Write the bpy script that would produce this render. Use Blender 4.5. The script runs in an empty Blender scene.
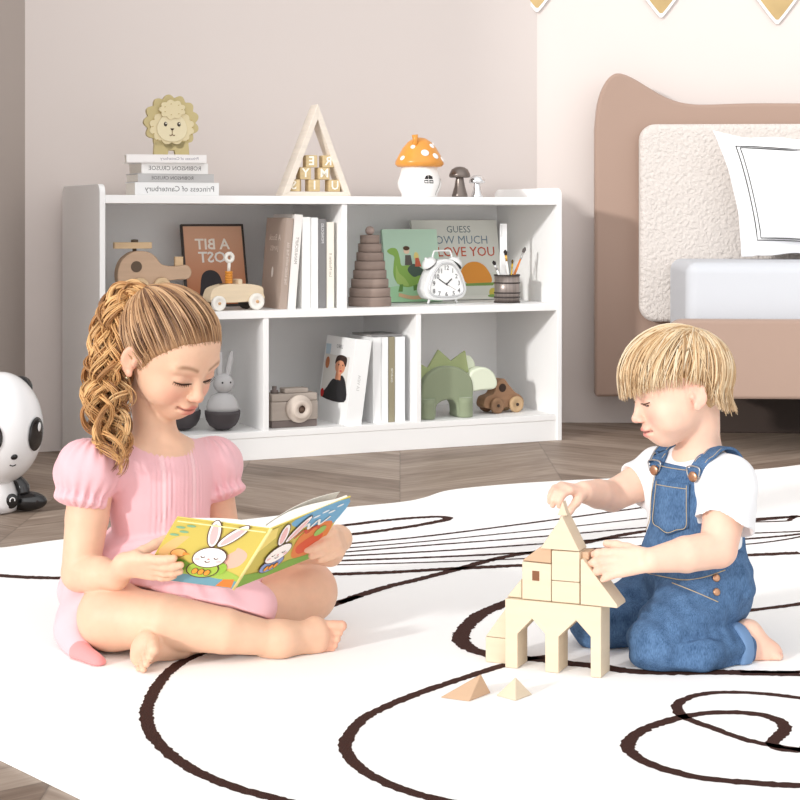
import bpy, bmesh, math, random
import numpy as np
from mathutils import Vector, Matrix
random.seed(7); rng = np.random.default_rng(7)
C = bpy.context.scene.collection
PI = math.pi
F, HOR, EYE = 1700.0, 218.0, 0.68
def P(px, py, Y):
    return np.array([(px-400.0)*Y/F, Y, EYE-(py-HOR)*Y/F])
def G(px, py, z=0.0):                      # ground point seen at a pixel
    Y = F*(EYE-z)/(py-HOR)
    return np.array([(px-400.0)*Y/F, Y, z])
def unit(v):
    v = np.asarray(v, float); return v/np.linalg.norm(v)

# ---------------------------------------------------------------- materials
def lin(c):
    c = c/255.0
    return c/12.92 if c <= .04045 else ((c+.055)/1.055)**2.4
def rgb(r, g, b): return (lin(r), lin(g), lin(b), 1)
MATS = {}
def mat(col, rough=.6, metal=0, spec=.3, bump=None, noise=None, sheen=0, sss=0, name=None, trans=0, coat=0):
    """col sRGB 0-255; bump=(scale,strength,dist,stretch xyz); noise=(scale, amount, stretch)"""
    key = (tuple(col), rough, metal, spec, bump, noise, sheen, sss, trans, coat)
    if key in MATS: return MATS[key]
    m = bpy.data.materials.new(name or 'paint'); m.use_nodes = True
    nt = m.node_tree; b = nt.nodes['Principled BSDF']
    b.inputs['Base Color'].default_value = rgb(*col); b.inputs['Roughness'].default_value = rough
    b.inputs['Metallic'].default_value = metal; b.inputs['Specular IOR Level'].default_value = spec
    if sheen: b.inputs['Sheen Weight'].default_value = sheen
    if coat: b.inputs['Coat Weight'].default_value = coat
    if trans: b.inputs['Transmission Weight'].default_value = trans
    if sss:
        b.inputs['Subsurface Weight'].default_value = sss
        b.inputs['Subsurface Radius'].default_value = (1, .35, .2); b.inputs['Subsurface Scale'].default_value = .006
    tc = None
    def coords(st):
        nonlocal tc
        if tc is None: tc = nt.nodes.new('ShaderNodeTexCoord')
        mp = nt.nodes.new('ShaderNodeMapping'); mp.inputs['Scale'].default_value = st
        nt.links.new(tc.outputs['Object'], mp.inputs['Vector']); return mp.outputs[0]
    if noise:
        n = nt.nodes.new('ShaderNodeTexNoise'); n.inputs['Scale'].default_value = noise[0]; n.inputs['Detail'].default_value = 4
        nt.links.new(coords(noise[2] if len(noise) > 2 else (1, 1, 1)), n.inputs['Vector'])
        r = nt.nodes.new('ShaderNodeMapRange'); r.inputs[1].default_value = .3; r.inputs[2].default_value = .7
        r.inputs[3].default_value = 1-noise[1]; r.inputs[4].default_value = 1+noise[1]*.6
        nt.links.new(n.outputs[0], r.inputs[0])
        mx = nt.nodes.new('ShaderNodeVectorMath'); mx.operation = 'SCALE'
        mx.inputs[0].default_value = rgb(*col)[:3]; nt.links.new(r.outputs[0], mx.inputs['Scale'])
        nt.links.new(mx.outputs[0], b.inputs['Base Color'])
    if bump:
        n = nt.nodes.new('ShaderNodeTexNoise'); n.inputs['Scale'].default_value = bump[0]; n.inputs['Detail'].default_value = 3
        nt.links.new(coords(bump[3] if len(bump) > 3 else (1, 1, 1)), n.inputs['Vector'])
        bp = nt.nodes.new('ShaderNodeBump'); bp.inputs['Strength'].default_value = bump[1]; bp.inputs['Distance'].default_value = bump[2]
        nt.links.new(n.outputs[0], bp.inputs['Height']); nt.links.new(bp.outputs[0], b.inputs['Normal'])
    MATS[key] = m
    return m
def attr_mat(name, rough=.5, spec=.3, sss=0, sheen=0, bump=None, noise=None, attr='tint'):
    """material whose own colour comes from the mesh colour attribute (lips, hair tones, cover prints)"""
    m = bpy.data.materials.new(name); m.use_nodes = True
    nt = m.node_tree; b = nt.nodes['Principled BSDF']
    a = nt.nodes.new('ShaderNodeVertexColor'); a.layer_name = attr
    out = a.outputs['Color']
    tc = nt.nodes.new('ShaderNodeTexCoord')
    if noise:
        n = nt.nodes.new('ShaderNodeTexNoise'); n.inputs['Scale'].default_value = noise[0]; n.inputs['Detail'].default_value = 5
        nt.links.new(tc.outputs['Object'], n.inputs['Vector'])
        r = nt.nodes.new('ShaderNodeMapRange'); r.inputs[1].default_value = .3; r.inputs[2].default_value = .7
        r.inputs[3].default_value = 1-noise[1]; r.inputs[4].default_value = 1+noise[1]
        nt.links.new(n.outputs[0], r.inputs[0])
        mx = nt.nodes.new('ShaderNodeVectorMath'); mx.operation = 'SCALE'
        nt.links.new(out, mx.inputs[0]); nt.links.new(r.outputs[0], mx.inputs['Scale']); out = mx.outputs[0]
    nt.links.new(out, b.inputs['Base Color'])
    b.inputs['Roughness'].default_value = rough; b.inputs['Specular IOR Level'].default_value = spec
    if sheen: b.inputs['Sheen Weight'].default_value = sheen
    if sss:
        b.inputs['Subsurface Weight'].default_value = sss
        b.inputs['Subsurface Radius'].default_value = (1, .35, .2); b.inputs['Subsurface Scale'].default_value = .005
    if bump:
        n = nt.nodes.new('ShaderNodeTexNoise'); n.inputs['Scale'].default_value = bump[0]; n.inputs['Detail'].default_value = 3
        nt.links.new(tc.outputs['Object'], n.inputs['Vector'])
        bp = nt.nodes.new('ShaderNodeBump'); bp.inputs['Strength'].default_value = bump[1]; bp.inputs['Distance'].default_value = bump[2]
        nt.links.new(n.outputs[0], bp.inputs['Height']); nt.links.new(bp.outputs[0], b.inputs['Normal'])
    return m
def wood(col, amt=.12, st=(2, 30, 30), rough=.55, scale=6): return mat(col, rough, noise=(scale, amt, st), name='wood')

# ---------------------------------------------------------------- mesh builder
class MB:
    def __init__(s): s.v = []; s.f = []; s.m = []; s.s = []
    def add(s, vs, fs, mi=0, smooth=False):
        o = len(s.v); s.v.extend([tuple(map(float, v)) for v in vs])
        for f in fs: s.f.append([i+o for i in f]); s.m.append(mi); s.s.append(smooth)
        return s
    def box(s, lo, hi, mi=0, mtx=None):
        x0, y0, z0 = lo; x1, y1, z1 = hi
        vs = [(x0,y0,z0),(x1,y0,z0),(x1,y1,z0),(x0,y1,z0),(x0,y0,z1),(x1,y0,z1),(x1,y1,z1),(x0,y1,z1)]
        if mtx is not None: vs = [mtx @ Vector(v) for v in vs]
        return s.add(vs, [(0,3,2,1),(4,5,6,7),(0,1,5,4),(1,2,6,5),(2,3,7,6),(3,0,4,7)], mi)
    def hexa(s, q, mi=0):                    # 8 points: bottom 4, top 4
        return s.add(q, [(0,3,2,1),(4,5,6,7),(0,1,5,4),(1,2,6,5),(2,3,7,6),(3,0,4,7)], mi)
    def prism(s, poly, y0, y1, mi=0, mi_side=None, smooth=False, mtx=None):
        """poly in (x,z), counter-clockwise seen from -y; extruded along y"""
        n = len(poly); T = (lambda v: v) if mtx is None else (lambda v: mtx @ Vector(v))
        vs = [T((x, y0, z)) for x, z in poly] + [T((x, y1, z)) for x, z in poly]
        s.add(vs, [tuple(range(n)), tuple(range(2*n-1, n-1, -1))], mi)
        o = len(s.v)-2*n
        for i in range(n):
            j = (i+1) % n
            s.f.append([o+i, o+n+i, o+n+j, o+j]); s.m.append(mi if mi_side is None else mi_side); s.s.append(smooth)
        return s
    def lathe(s, prof, n=32, c=(0,0,0), axis=None, mi=0, smooth=True, mfun=None):
        """prof: (r,z) from bottom to top; axis: 3x3 columns x,y,z"""
        A = np.eye(3) if axis is None else np.asarray(axis, float); c = np.asarray(c, float)
        vs = []; rows = []
        for r, z in prof:
            if r < 1e-6: rows.append([len(vs)]); vs.append(c+A@np.array([0,0,z]))
            else:
                rows.append(list(range(len(vs), len(vs)+n)))
                for k in range(n):
                    a = 2*PI*k/n; vs.append(c+A@np.array([r*math.cos(a), r*math.sin(a), z]))
        o = len(s.v); s.v.extend([tuple(map(float, v)) for v in vs])
        for q in range(len(rows)-1):
            a, b = rows[q], rows[q+1]; mm = mi if mfun is None else mfun(q)
            for k in range(n):
                k2 = (k+1) % n
                if len(a) == 1 and len(b) == 1: continue
                if len(a) == 1: f = [a[0], b[k2], b[k]]
                elif len(b) == 1: f = [a[k], a[k2], b[0]]
                else: f = [a[k], a[k2], b[k2], b[k]]
                if len(a) == 1: f = [a[0], b[k2], b[k]][::-1]; f = [a[0], b[k2], b[k]]
                s.f.append([o+i for i in f]); s.m.append(mm); s.s.append(smooth)
        if len(rows[0]) > 1: s.f.append([o+i for i in rows[0][::-1]]); s.m.append(mi); s.s.append(False)
        if len(rows[-1]) > 1: s.f.append([o+i for i in rows[-1]]); s.m.append(mi); s.s.append(False)
        return s
    def ell(s, c, r, n=24, A=None, mi=0, squash=None):
        r = (r, r, r) if np.isscalar(r) else r
        A = np.eye(3) if A is None else np.asarray(A, float)
        prof = [(math.cos(t), math.sin(t)) for t in np.linspace(-PI/2, PI/2, n//2+1)]
        prof[0] = (0, -1); prof[-1] = (0, 1)
        return s.lathe(prof, n, c, A@np.diag(r), mi)
    def tube(s, pts, rad, n=8, mi=0, cap=True, smooth=True):
        pts = np.asarray(pts, float); m = len(pts)
        rad = np.full(m, rad) if np.isscalar(rad) else np.asarray(rad, float)
        t = np.gradient(pts, axis=0); t /= np.linalg.norm(t, axis=1)[:, None]+1e-12
        up = np.array([0, 0, 1.]) if abs(t[0][2]) < .9 else np.array([1., 0, 0])
        nv = unit(np.cross(t[0], up)); o = len(s.v)
        for i in range(m):
            nv = nv-t[i]*np.dot(nv, t[i]); nv /= np.linalg.norm(nv); bv = np.cross(t[i], nv)
            for k in range(n):
                a = 2*PI*k/n; s.v.append(tuple(map(float, pts[i]+rad[i]*(math.cos(a)*nv+math.sin(a)*bv))))
        for i in range(m-1):
            for k in range(n):
                k2 = (k+1) % n
                s.f.append([o+i*n+k, o+i*n+k2, o+(i+1)*n+k2, o+(i+1)*n+k]); s.m.append(mi); s.s.append(smooth)
        if cap:
            s.f.append([o+k for k in range(n)][::-1]); s.m.append(mi); s.s.append(False)
            s.f.append([o+(m-1)*n+k for k in range(n)]); s.m.append(mi); s.s.append(False)
        return s
    def build(s, name, mats, parent=None, bevel=0, seg=2, loc=None, sub=0, rot=None):
        me = bpy.data.meshes.new(name); me.from_pydata(s.v, [], s.f)
        mats = mats if isinstance(mats, (list, tuple)) else [mats]
        for m in mats: me.materials.append(m)
        me.polygons.foreach_set('material_index', s.m); me.polygons.foreach_set('use_smooth', s.s)
        bm = bmesh.new(); bm.from_mesh(me); bmesh.ops.recalc_face_normals(bm, faces=bm.faces); bm.to_mesh(me); bm.free()
        me.update()
        o = bpy.data.objects.new(name, me); C.objects.link(o)
        if parent: o.parent = parent
        if loc is not None: o.location = loc
        if rot is not None: o.rotation_euler = rot
        if bevel:
            b = o.modifiers.new('bevel', 'BEVEL'); b.width = bevel; b.segments = seg; b.limit_method = 'ANGLE'; b.angle_limit = .6
            me.shade_smooth(); w = o.modifiers.new('wn', 'WEIGHTED_NORMAL'); w.keep_sharp = True
        if sub:
            q = o.modifiers.new('sub', 'SUBSURF'); q.levels = sub; q.render_levels = sub
        return o
def tag(o, label=None, cat=None, group=None, kind=None):
    for k, v in (('label', label), ('category', cat), ('group', group), ('kind', kind)):
        if v: o[k] = v
    return o
def thing(name, label, cat, loc=(0,0,0), rz=0, group=None):
    o = bpy.data.objects.new(name, None); C.objects.link(o); o.empty_display_size = .02
    o.location = loc; o.rotation_euler = (0, 0, rz)
    return tag(o, label, cat, group)
def structure(o): o['kind'] = 'structure'; return o

# thin printed shapes lying on a surface: mapping (u,v)->(point, normal)
class Print:
    def __init__(s, fn): s.fn = fn; s.mb = MB(); s.mats = []; s.layer = 0
    def poly(s, pts, col, rough=.6):
        m = mat(col, rough)
        if m not in s.mats: s.mats.append(m)
        s.layer += 1; off = .00025+.00012*s.layer
        vs = []
        for u, v in pts:
            p, n = s.fn(u, v); vs.append(np.asarray(p)+np.asarray(n)*off)
        s.mb.add(vs, [tuple(range(len(vs)))], s.mats.index(m)); return s
    def ell(s, cu, cv, ru, rv, col, a=0, n=22):
        ca, sa = math.cos(a), math.sin(a); pts = []
        for k in range(n):
            t = 2*PI*k/n; x, y = ru*math.cos(t), rv*math.sin(t)
            pts.append((cu+x*ca-y*sa, cv+x*sa+y*ca))
        return s.poly(pts, col)
    def stroke(s, pts, w, col):
        pts = np.asarray(pts, float); t = np.gradient(pts, axis=0); t /= np.linalg.norm(t, axis=1)[:, None]+1e-9
        nrm = np.stack([-t[:, 1], t[:, 0]], 1)*w/2
        m = mat(col, .6)
        if m not in s.mats: s.mats.append(m)
        s.layer += 1; off = .00025+.00012*s.layer; vs = []
        for q in list(pts+nrm)+list(pts-nrm):
            p, n = s.fn(*q); vs.append(np.asarray(p)+np.asarray(n)*off)
        k = len(pts)
        s.mb.add(vs, [(i, i+1, k+i+1, k+i) for i in range(k-1)], s.mats.index(m)); return s
    def text(s, txt, cu, cv, size, col, mirror=False, rot=0, aspect=1.0, bold=0.0):
        """text centred at (cu,cv); size = letter height in v units; aspect = u-units per v-unit of the surface"""
        vs, fs = text_mesh(txt, bold)
        m = mat(col, .6)
        if m not in s.mats: s.mats.append(m)
        s.layer += 1; off = .00025+.00012*s.layer; out = []
        ca, sa = math.cos(rot), math.sin(rot)
        for x, y in vs:
            x *= size*(-1 if mirror else 1); y *= size
            X, Y = x*ca-y*sa, x*sa+y*ca
            p, n = s.fn(cu+X*aspect, cv+Y); out.append(np.asarray(p)+np.asarray(n)*off)
        s.mb.add(out, fs, s.mats.index(m)); return s
    def build(s, name, parent): 
        me = bpy.data.meshes.new(name); me.from_pydata(s.mb.v, [], s.mb.f)
        for m in s.mats: me.materials.append(m)
        me.polygons.foreach_set('material_index', s.mb.m); me.update()
        o = bpy.data.objects.new(name, me); C.objects.link(o); o.parent = parent; return o
def text_mesh(txt, bold=0.0):
    cu = bpy.data.curves.new('t', 'FONT'); cu.body = txt; cu.align_x = 'CENTER'; cu.align_y = 'CENTER'
    cu.size = 1.4; cu.resolution_u = 2; cu.offset = bold
    o = bpy.data.objects.new('t', cu); C.objects.link(o)
    dg = bpy.context.evaluated_depsgraph_get(); me = o.evaluated_get(dg).to_mesh()
    vs = [(v.co.x, v.co.y) for v in me.vertices]; fs = [tuple(p.vertices) for p in me.polygons]
    o.evaluated_get(dg).to_mesh_clear(); bpy.data.objects.remove(o); bpy.data.curves.remove(cu)
    return vs, fs
def quad_map(TL, TR, BR, BL):
    TL, TR, BR, BL = [np.asarray(q, float) for q in (TL, TR, BR, BL)]
    n = unit(np.cross(BR-BL, TL-BL))
    def fn(u, v): return (BL*(1-u)*(1-v)+BR*u*(1-v)+TL*(1-u)*v+TR*u*v), n
    return fn
def smoothcurve(pts, n=8, closed=False):
    pts = np.asarray(pts, float); k = len(pts); out = []
    rg = range(k if closed else k-1)
    for i in rg:
        if closed: p0, p1, p2, p3 = pts[(i-1) % k], pts[i], pts[(i+1) % k], pts[(i+2) % k]
        else: p0, p1, p2, p3 = pts[max(i-1, 0)], pts[i], pts[i+1], pts[min(i+2, k-1)]
        for t in np.arange(n)/n:
            out.append(.5*((2*p1)+(-p0+p2)*t+(2*p0-5*p1+4*p2-p3)*t*t+(-p0+3*p1-3*p2+p3)*t**3))
    if not closed: out.append(pts[-1])
    return np.array(out)
# ================================================================ camera, light
cam = bpy.data.cameras.new('camera'); cam.sensor_width = 36; cam.lens = F*36/800; cam.shift_y = -(400-HOR)/800; cam.clip_start = .05
co = bpy.data.objects.new('camera', cam); C.objects.link(co); co.location = (0, 0, EYE); co.rotation_euler = (PI/2, 0, 0)
bpy.context.scene.camera = co
sc = bpy.context.scene
sc.view_settings.view_transform = 'Standard'; sc.view_settings.look = 'None'; sc.view_settings.gamma = 1; sc.view_settings.exposure = 0.0
try: sc.view_settings.use_curve_mapping = False
except Exception: pass
w = bpy.data.worlds.new('world'); sc.world = w; w.use_nodes = True
wn = w.node_tree; bg = wn.nodes['Background']; bg.inputs[0].default_value = (1, 1, 1, 1); bg.inputs[1].default_value = .72
sun = bpy.data.lights.new('sun', 'SUN'); sun.energy = 1.9; sun.angle = math.radians(3.5); sun.color = (1, .985, .96)
so = bpy.data.objects.new('sun', sun); C.objects.link(so)
SUND = Vector((1.5, 1.6, -.54)).normalized()
so.rotation_euler = SUND.to_track_quat('-Z', 'Y').to_euler(); so.location = (-3, -3, 3)

# sky gradient added as front fill: brighter on the side behind the viewer than elsewhere
tcw = wn.nodes.new('ShaderNodeTexCoord'); dt = wn.nodes.new('ShaderNodeVectorMath'); dt.operation = 'DOT_PRODUCT'
dt.inputs[1].default_value = unit([-.15, -1, .22]); wn.links.new(tcw.outputs['Generated'], dt.inputs[0])
mrw = wn.nodes.new('ShaderNodeMapRange'); mrw.interpolation_type = 'SMOOTHSTEP'
mrw.inputs[1].default_value = -.2; mrw.inputs[2].default_value = 1.0; mrw.inputs[3].default_value = .62; mrw.inputs[4].default_value = 1.68
wn.links.new(dt.outputs['Value'], mrw.inputs[0]); wn.links.new(mrw.outputs[0], bg.inputs[1])
# ================================================================ bookcase frame of reference
U = np.array([.9026, .4304, 0]); V = np.array([-.4304, .9026, 0]); O = np.array([-.809, 4.578, 0])
BW = 1.445; BD = .40; RZ = math.atan2(.4304, .9026)
def S(px, t):                              # place along the bookcase seen at pixel column px, at depth t behind its front
    k = (px-400)/F; p = O+V*t
    return (k*p[1]-p[0])/(U[0]-k*U[1])
def ZZ(py, s, t):
    Y = (O+U*s+V*t)[1]; return EYE-(py-HOR)*Y/F
def SC(s, t): return F/(O+U*s+V*t)[1]       # pixels per metre there
def W(s, t, z=0): return O+U*s+V*t+np.array([0, 0, z])

# ================================================================ room shell
def floor_mat():
    m = bpy.data.materials.new('floor_wood'); m.use_nodes = True; nt = m.node_tree; N = nt.nodes.new; L = nt.links.new
    b = nt.nodes['Principled BSDF']; tc = N('ShaderNodeTexCoord'); sx = N('ShaderNodeSeparateXYZ'); L(tc.outputs['Object'], sx.inputs[0])
    def mth(op, a, c=None):
        q = N('ShaderNodeMath'); q.operation = op
        for i, z in enumerate((a, c)):
            if z is None: continue
            if isinstance(z, (int, float)): q.inputs[i].default_value = z
            else: L(z, q.inputs[i])
        return q.outputs[0]
    CWID, PW = .42, .095
    cx = mth('DIVIDE', sx.outputs[0], CWID); col = mth('FLOOR', cx); fr = mth('SUBTRACT', cx, col)
    par = mth('MODULO', mth('ABSOLUTE', col), 2.0)                      # alternate direction
    sgn = mth('SUBTRACT', mth('MULTIPLY', par, 2.0), 1.0)
    sh = mth('MULTIPLY', mth('MULTIPLY', mth('SUBTRACT', fr, .5), sgn), CWID*.75)
    yy = mth('ADD', sx.outputs[1], sh); row = mth('FLOOR', mth('DIVIDE', yy, PW)); rf = mth('SUBTRACT', mth('DIVIDE', yy, PW), row)
    idn = N('ShaderNodeTexWhiteNoise'); idn.noise_dimensions = '2D'
    cb = N('ShaderNodeCombineXYZ'); L(col, cb.inputs[0]); L(row, cb.inputs[1]); L(cb.outputs[0], idn.inputs['Vector'])
    # grain runs along the plank
    g = N('ShaderNodeCombineXYZ'); L(mth('MULTIPLY', fr, CWID*5.0), g.inputs[0]); L(mth('MULTIPLY', yy, 26.0), g.inputs[1]); L(mth('MULTIPLY', idn.outputs[0], 30.0), g.inputs[2])
    n1 = N('ShaderNodeTexNoise'); n1.inputs['Scale'].default_value = 1.3; n1.inputs['Detail'].default_value = 6; n1.inputs['Distortion'].default_value = 1.2; L(g.outputs[0], n1.inputs['Vector'])
    f = mth('ADD', mth('MULTIPLY', n1.outputs[0], .75), mth('MULTIPLY', idn.outputs[0], .3))
    cr = N('ShaderNodeValToRGB'); L(f, cr.inputs[0])
    cr.color_ramp.elements[0].position = .25; cr.color_ramp.elements[0].color = rgb(112, 93, 79)
    cr.color_ramp.elements[1].position = .8; cr.color_ramp.elements[1].color = rgb(176, 158, 143)
    e = mth('MINIMUM', mth('MINIMUM', rf, mth('SUBTRACT', 1.0, rf)), mth('MULTIPLY', mth('MINIMUM', fr, mth('SUBTRACT', 1.0, fr)), 4.0))
    gap = mth('MINIMUM', mth('MULTIPLY', e, 30.0), 1.0)
    gp = mth('ADD', mth('MULTIPLY', gap, .3), .7)
    sm = N('ShaderNodeVectorMath'); sm.operation = 'SCALE'; L(cr.outputs[0], sm.inputs[0]); L(gp, sm.inputs['Scale'])
    L(sm.outputs[0], b.inputs['Base Color']); b.inputs['Roughness'].default_value = .5; b.inputs['Specular IOR Level'].default_value = .25
    return m
fl = MB().box((-4, -1.5, -.05), (4.2, 7.5, 0)).build('floor', floor_mat()); structure(fl)
fl.data.transform(Matrix.Identity(4))
wall_m = mat((220, 210, 205), .85, bump=(60, .04, .002), name='wall_paint_shaded')
CORN_L = W(S(25, BD+.03), BD+.03); CORN_R = W(S(537, BD+.03), BD+.03)
def wall(name, a, b, th=.12, h=2.7, m=wall_m):
    a = np.asarray(a, float); b = np.asarray(b, float); d = unit(b-a); n = np.array([-d[1], d[0], 0])
    q = [a, b, b+n*th, a+n*th]; q = q+[p+np.array([0, 0, h]) for p in q]
    return structure(MB().hexa(q).build(name, m))
wall('wall_back', CORN_L, CORN_R)
WR = unit([1, -.04, 0])
wall('wall_right', CORN_R, CORN_R+WR*3.2)
WL = unit([-.10, -.995, 0])
wall('wall_left', CORN_L+WL*.95, CORN_L, m=mat((176, 165, 158), .85, bump=(60, .04, .002), name='wall_paint_shaded'))  # shade put into the darker colour; unseen run shaped to block sun

# ---------------------------------------------------------------- rug: white pile with drawn brown lines
def ribbon(mb, pts, wd, mi, z, closed=False):
    pts = np.asarray(pts)[:, :2]; t = np.gradient(pts, axis=0); t /= np.linalg.norm(t, axis=1)[:, None]+1e-9
    n = np.stack([-t[:, 1], t[:, 0]], 1)
    wd = np.full(len(pts), wd) if np.isscalar(wd) else np.asarray(wd)
    jit = 1+.10*rng.standard_normal(len(pts)); jit2 = 1+.10*rng.standard_normal(len(pts))
    a = pts+n*(wd*jit/2)[:, None]; b = pts-n*(wd*jit2/2)[:, None]; k = len(pts)
    vs = [(x, y, z) for x, y in a]+[(x, y, z) for x, y in b]
    mb.add(vs, [(i, k+i, k+i+1, i+1) for i in range(k-1)], mi)
edge = [(-3, 545), (0, 551), (60, 543), (150, 533), (250, 522), (340, 511), (400, 505), (424, 500.5), (449, 493), (500, 487.5), (560, 483.5), (640, 479.5), (757, 472), (803, 467)]
far = [G(x, y)[:2] for x, y in edge]; far = smoothcurve(far, 6)
far = [np.array([-1.5, 3.28])]+list(far)+[np.array([2.2, 4.78]), np.array([2.4, 1.5]), np.array([.2, 1.5])]
nl = [G(80, 800)[:2], G(0, 761)[:2]]; dv = unit(nl[1]-nl[0])
poly = far+[nl[0]-dv*.25, nl[0], nl[1], nl[1]+dv*.8]
rug = MB(); RT = .007; n = len(poly)
rug.add([(x, y, .0005) for x, y in poly]+[(x, y, RT) for x, y in poly], [tuple(range(n, 2*n)), tuple(range(n-1, -1, -1))]+[(i, (i+1) % n, n+(i+1) % n, n+i) for i in range(n)])
LINES = [
 ([(360, 596), (320, 610), (240, 640), (190, 658), (165, 676), (150, 700), (147, 722), (160, 745), (190, 768), (230, 786), (280, 800), (330, 812)], .0185),
 ([(565, 655), (530, 659), (495, 668), (455, 681), (420, 693), (390, 705), (362, 720), (346, 742), (350, 758), (372, 776), (410, 792), (450, 802), (500, 812)], .0175),
 ([(590, 566), (560, 585), (515, 600), (480, 615), (462, 633), (465, 645), (490, 655), (540, 660), (600, 667), (640, 672), (720, 672.5), (800, 674)], .028),
 ([(840, 668), (800, 672), (740, 672)], .014),
 ([(840, 706), (800, 698), (750, 693), (712, 693), (688, 698), (677, 706), (684, 717), (712, 728), (750, 741), (800, 750), (850, 757)], .015),
 ([(850, 735), (800, 750), (772, 744), (785, 730), (775, 719), (745, 713), (700, 714), (655, 725), (634, 736), (628, 748), (645, 762), (690, 776), (750, 783), (820, 787)], .0185),
 ([(-10, 575), (30, 577.5), (70, 578), (150, 577), (345, 574), (450, 569), (520, 565.5), (640, 560), (800, 553)], .026),
 ([(338, 603), (380, 589), (440, 574), (500, 558), (560, 548), (640, 532), (720, 524), (800, 516)], .022),
 ([(330, 537), (380, 531), (420, 525), (445, 520), (446, 517.5), (430, 517), (390, 520), (340, 526), (250, 536)], .024),
 ([(335, 545), (420, 537), (500, 527), (560, 519), (640, 508), (720, 497)], .013),
 ([(335, 549), (420, 542), (500, 534), (560, 528), (640, 519), (740, 509)], .010),
 ([(335, 553), (420, 546), (500, 540), (560, 535), (640, 528), (780, 517), (790, 519.5), (778, 521.5), (700, 523)], .012),
 ([(335, 556.5), (440, 551), (540, 544), (640, 537), (760, 533), (812, 531)], .013),
 ([(335, 561), (440, 557), (540, 552), (640, 546), (760, 538), (810, 533)], .016),
 ([(335, 565), (440, 562), (540, 558), (640, 553), (760, 543), (810, 535)], .010),
 ([(745, 611), (770, 608), (800, 604), (850, 596)], .018),
]
for pts, wd in LINES:
    g = smoothcurve([G(x, y, RT)[:2] for x, y in pts], 14)
    # resample evenly so the pile edge looks tufted everywhere
    d = np.r_[0, np.cumsum(np.linalg.norm(np.diff(g, axis=0), axis=1))]; k = max(int(d[-1]/.006), 8)
    q = np.linspace(0, d[-1], k); g = np.stack([np.interp(q, d, g[:, 0]), np.interp(q, d, g[:, 1])], 1)
    ribbon(rug, g, wd, 1, RT+.0004)
rug_o = rug.build('rug', [mat((250, 248, 246), .95, bump=(420, .12, .004), sheen=.3, name='rug_pile'), mat((62, 32, 24), .95, bump=(420, .5, .006), name='rug_line')])
tag(rug_o, 'large white rug with dark brown drawn lines on the wood floor', 'rug')
# ================================================================ bookcase
white = mat((242, 241, 240), .55, spec=.35, name='white_lacquer')
bc = thing('bookcase', 'low white two-tier bookcase standing against the wall behind the children', 'bookcase', O, RZ)
ZT, ZM, ZB, PT = .7425, .42, .08, .016
def rrect_side(h, d, r=.025):                # side panel outline in (y,z), rounded top corners
    pts = [(0, 0), (d, 0)]
    for cx, a0 in ((d-r, 0), (r, PI/2)):
        for k in range(7):
            a = a0+PI/2*k/6; pts.append((cx+r*math.cos(a), h-r+r*math.sin(a)))
    return pts
def side_panel(x0):
    m = MB(); pl = rrect_side(.772, BD)
    n = len(pl); m.add([(x0, y, z) for y, z in pl]+[(x0+PT, y, z) for y, z in pl], [tuple(range(n)), tuple(range(2*n-1, n-1, -1))]+[(i, (i+1) % n, n+(i+1) % n, n+i) for i in range(n)])
    return m.build('side_panel', white, bc, bevel=.0015)
side_panel(0); side_panel(BW-PT)
x0, x1 = PT, BW-PT
MB().box((x0, .001, ZT-.0225), (x1, BD-.002, ZT)).build('top_panel', white, bc, bevel=.0012)
MB().box((x0, .004, ZM-.0225), (x1, BD-.016, ZM)).build('shelf', white, bc, bevel=.0012)
MB().box((x0, .004, ZB-.018), (x1, BD-.016, ZB)).build('bottom_panel', white, bc, bevel=.0012)
MB().box((x0, .006, .0), (x1, .022, ZB-.018)).build('plinth', white, bc, bevel=.001)
MB().box((x0, BD-.015, ZB-.02), (x1, BD-.004, ZT-.0225)).build('back_panel', white, bc)
def divider(px, z0, z1):
    s = S(px, 0); MB().box((s-PT/2, .006, z0), (s+PT/2, BD-.016, z1)).build('divider', white, bc, bevel=.001); return s
sD = divider(345.5, ZM, ZT-.0225); sL = divider(267, ZB, ZM-.0225); sR = divider(419.6, ZB, ZM-.0225)

# ---------------------------------------------------------------- books
paper = mat((238, 233, 224), .9, noise=(300, .06, (1, 1, 1)), name='paper')
def book(label, s, t, z, T, H, D, col, group, lean=0, yaw=0, flat=False, spine=None, face=None, rough=.55):
    """upright: x thickness, y depth (spine at y=0 facing the room), z height.  flat: lying, spine to the front"""
    r = thing('book', label, 'book', (0, 0, 0), 0, group)
    M = Matrix.Translation(Vector(W(s, t, z))) @ Matrix.Rotation(RZ+yaw, 4, 'Z')
    if flat: M = M @ Matrix(((0, 0, 1, 0), (0, 1, 0, 0), (-1, 0, 0, T), (0, 0, 0, 1)))
    else: M = M @ Matrix.Rotation(lean, 4, 'Y')
    r.location = M.to_translation(); r.rotation_euler = M.to_euler()
    ct = .0022; cm = mat(col, rough, name='book_cover'); b = MB()
    b.box((0, 0, 0), (ct, D, H)).box((T-ct, 0, 0), (T, D, H)).box((ct, 0, 0), (T-ct, ct, H))
    b.build('cover', cm, r, bevel=.0006)
    MB().box((ct, ct, .003), (T-ct, D-.003, H-.003)).build('pages', paper, r)
    if spine:
        if flat: fn = lambda u, v: (np.array([T-v*T, 0, u*H]), np.array([0, -1., 0]))
        else: fn = lambda u, v: (np.array([u*T, 0, v*H]), np.array([0, -1., 0]))
        p = Print(fn); spine(p, T, H); p.build('spine_title', r)
    if face:
        fn = lambda u, v: (np.array([0, D*(1-u), v*H]), np.array([-1., 0, 0]))
        p = Print(fn); face(p, D, H); p.build('cover_print', r)
    return r
def span(px0, px1, t): a, b = S(px0, t), S(px1, t); return a, b-a
ink = (120, 118, 118)
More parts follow.
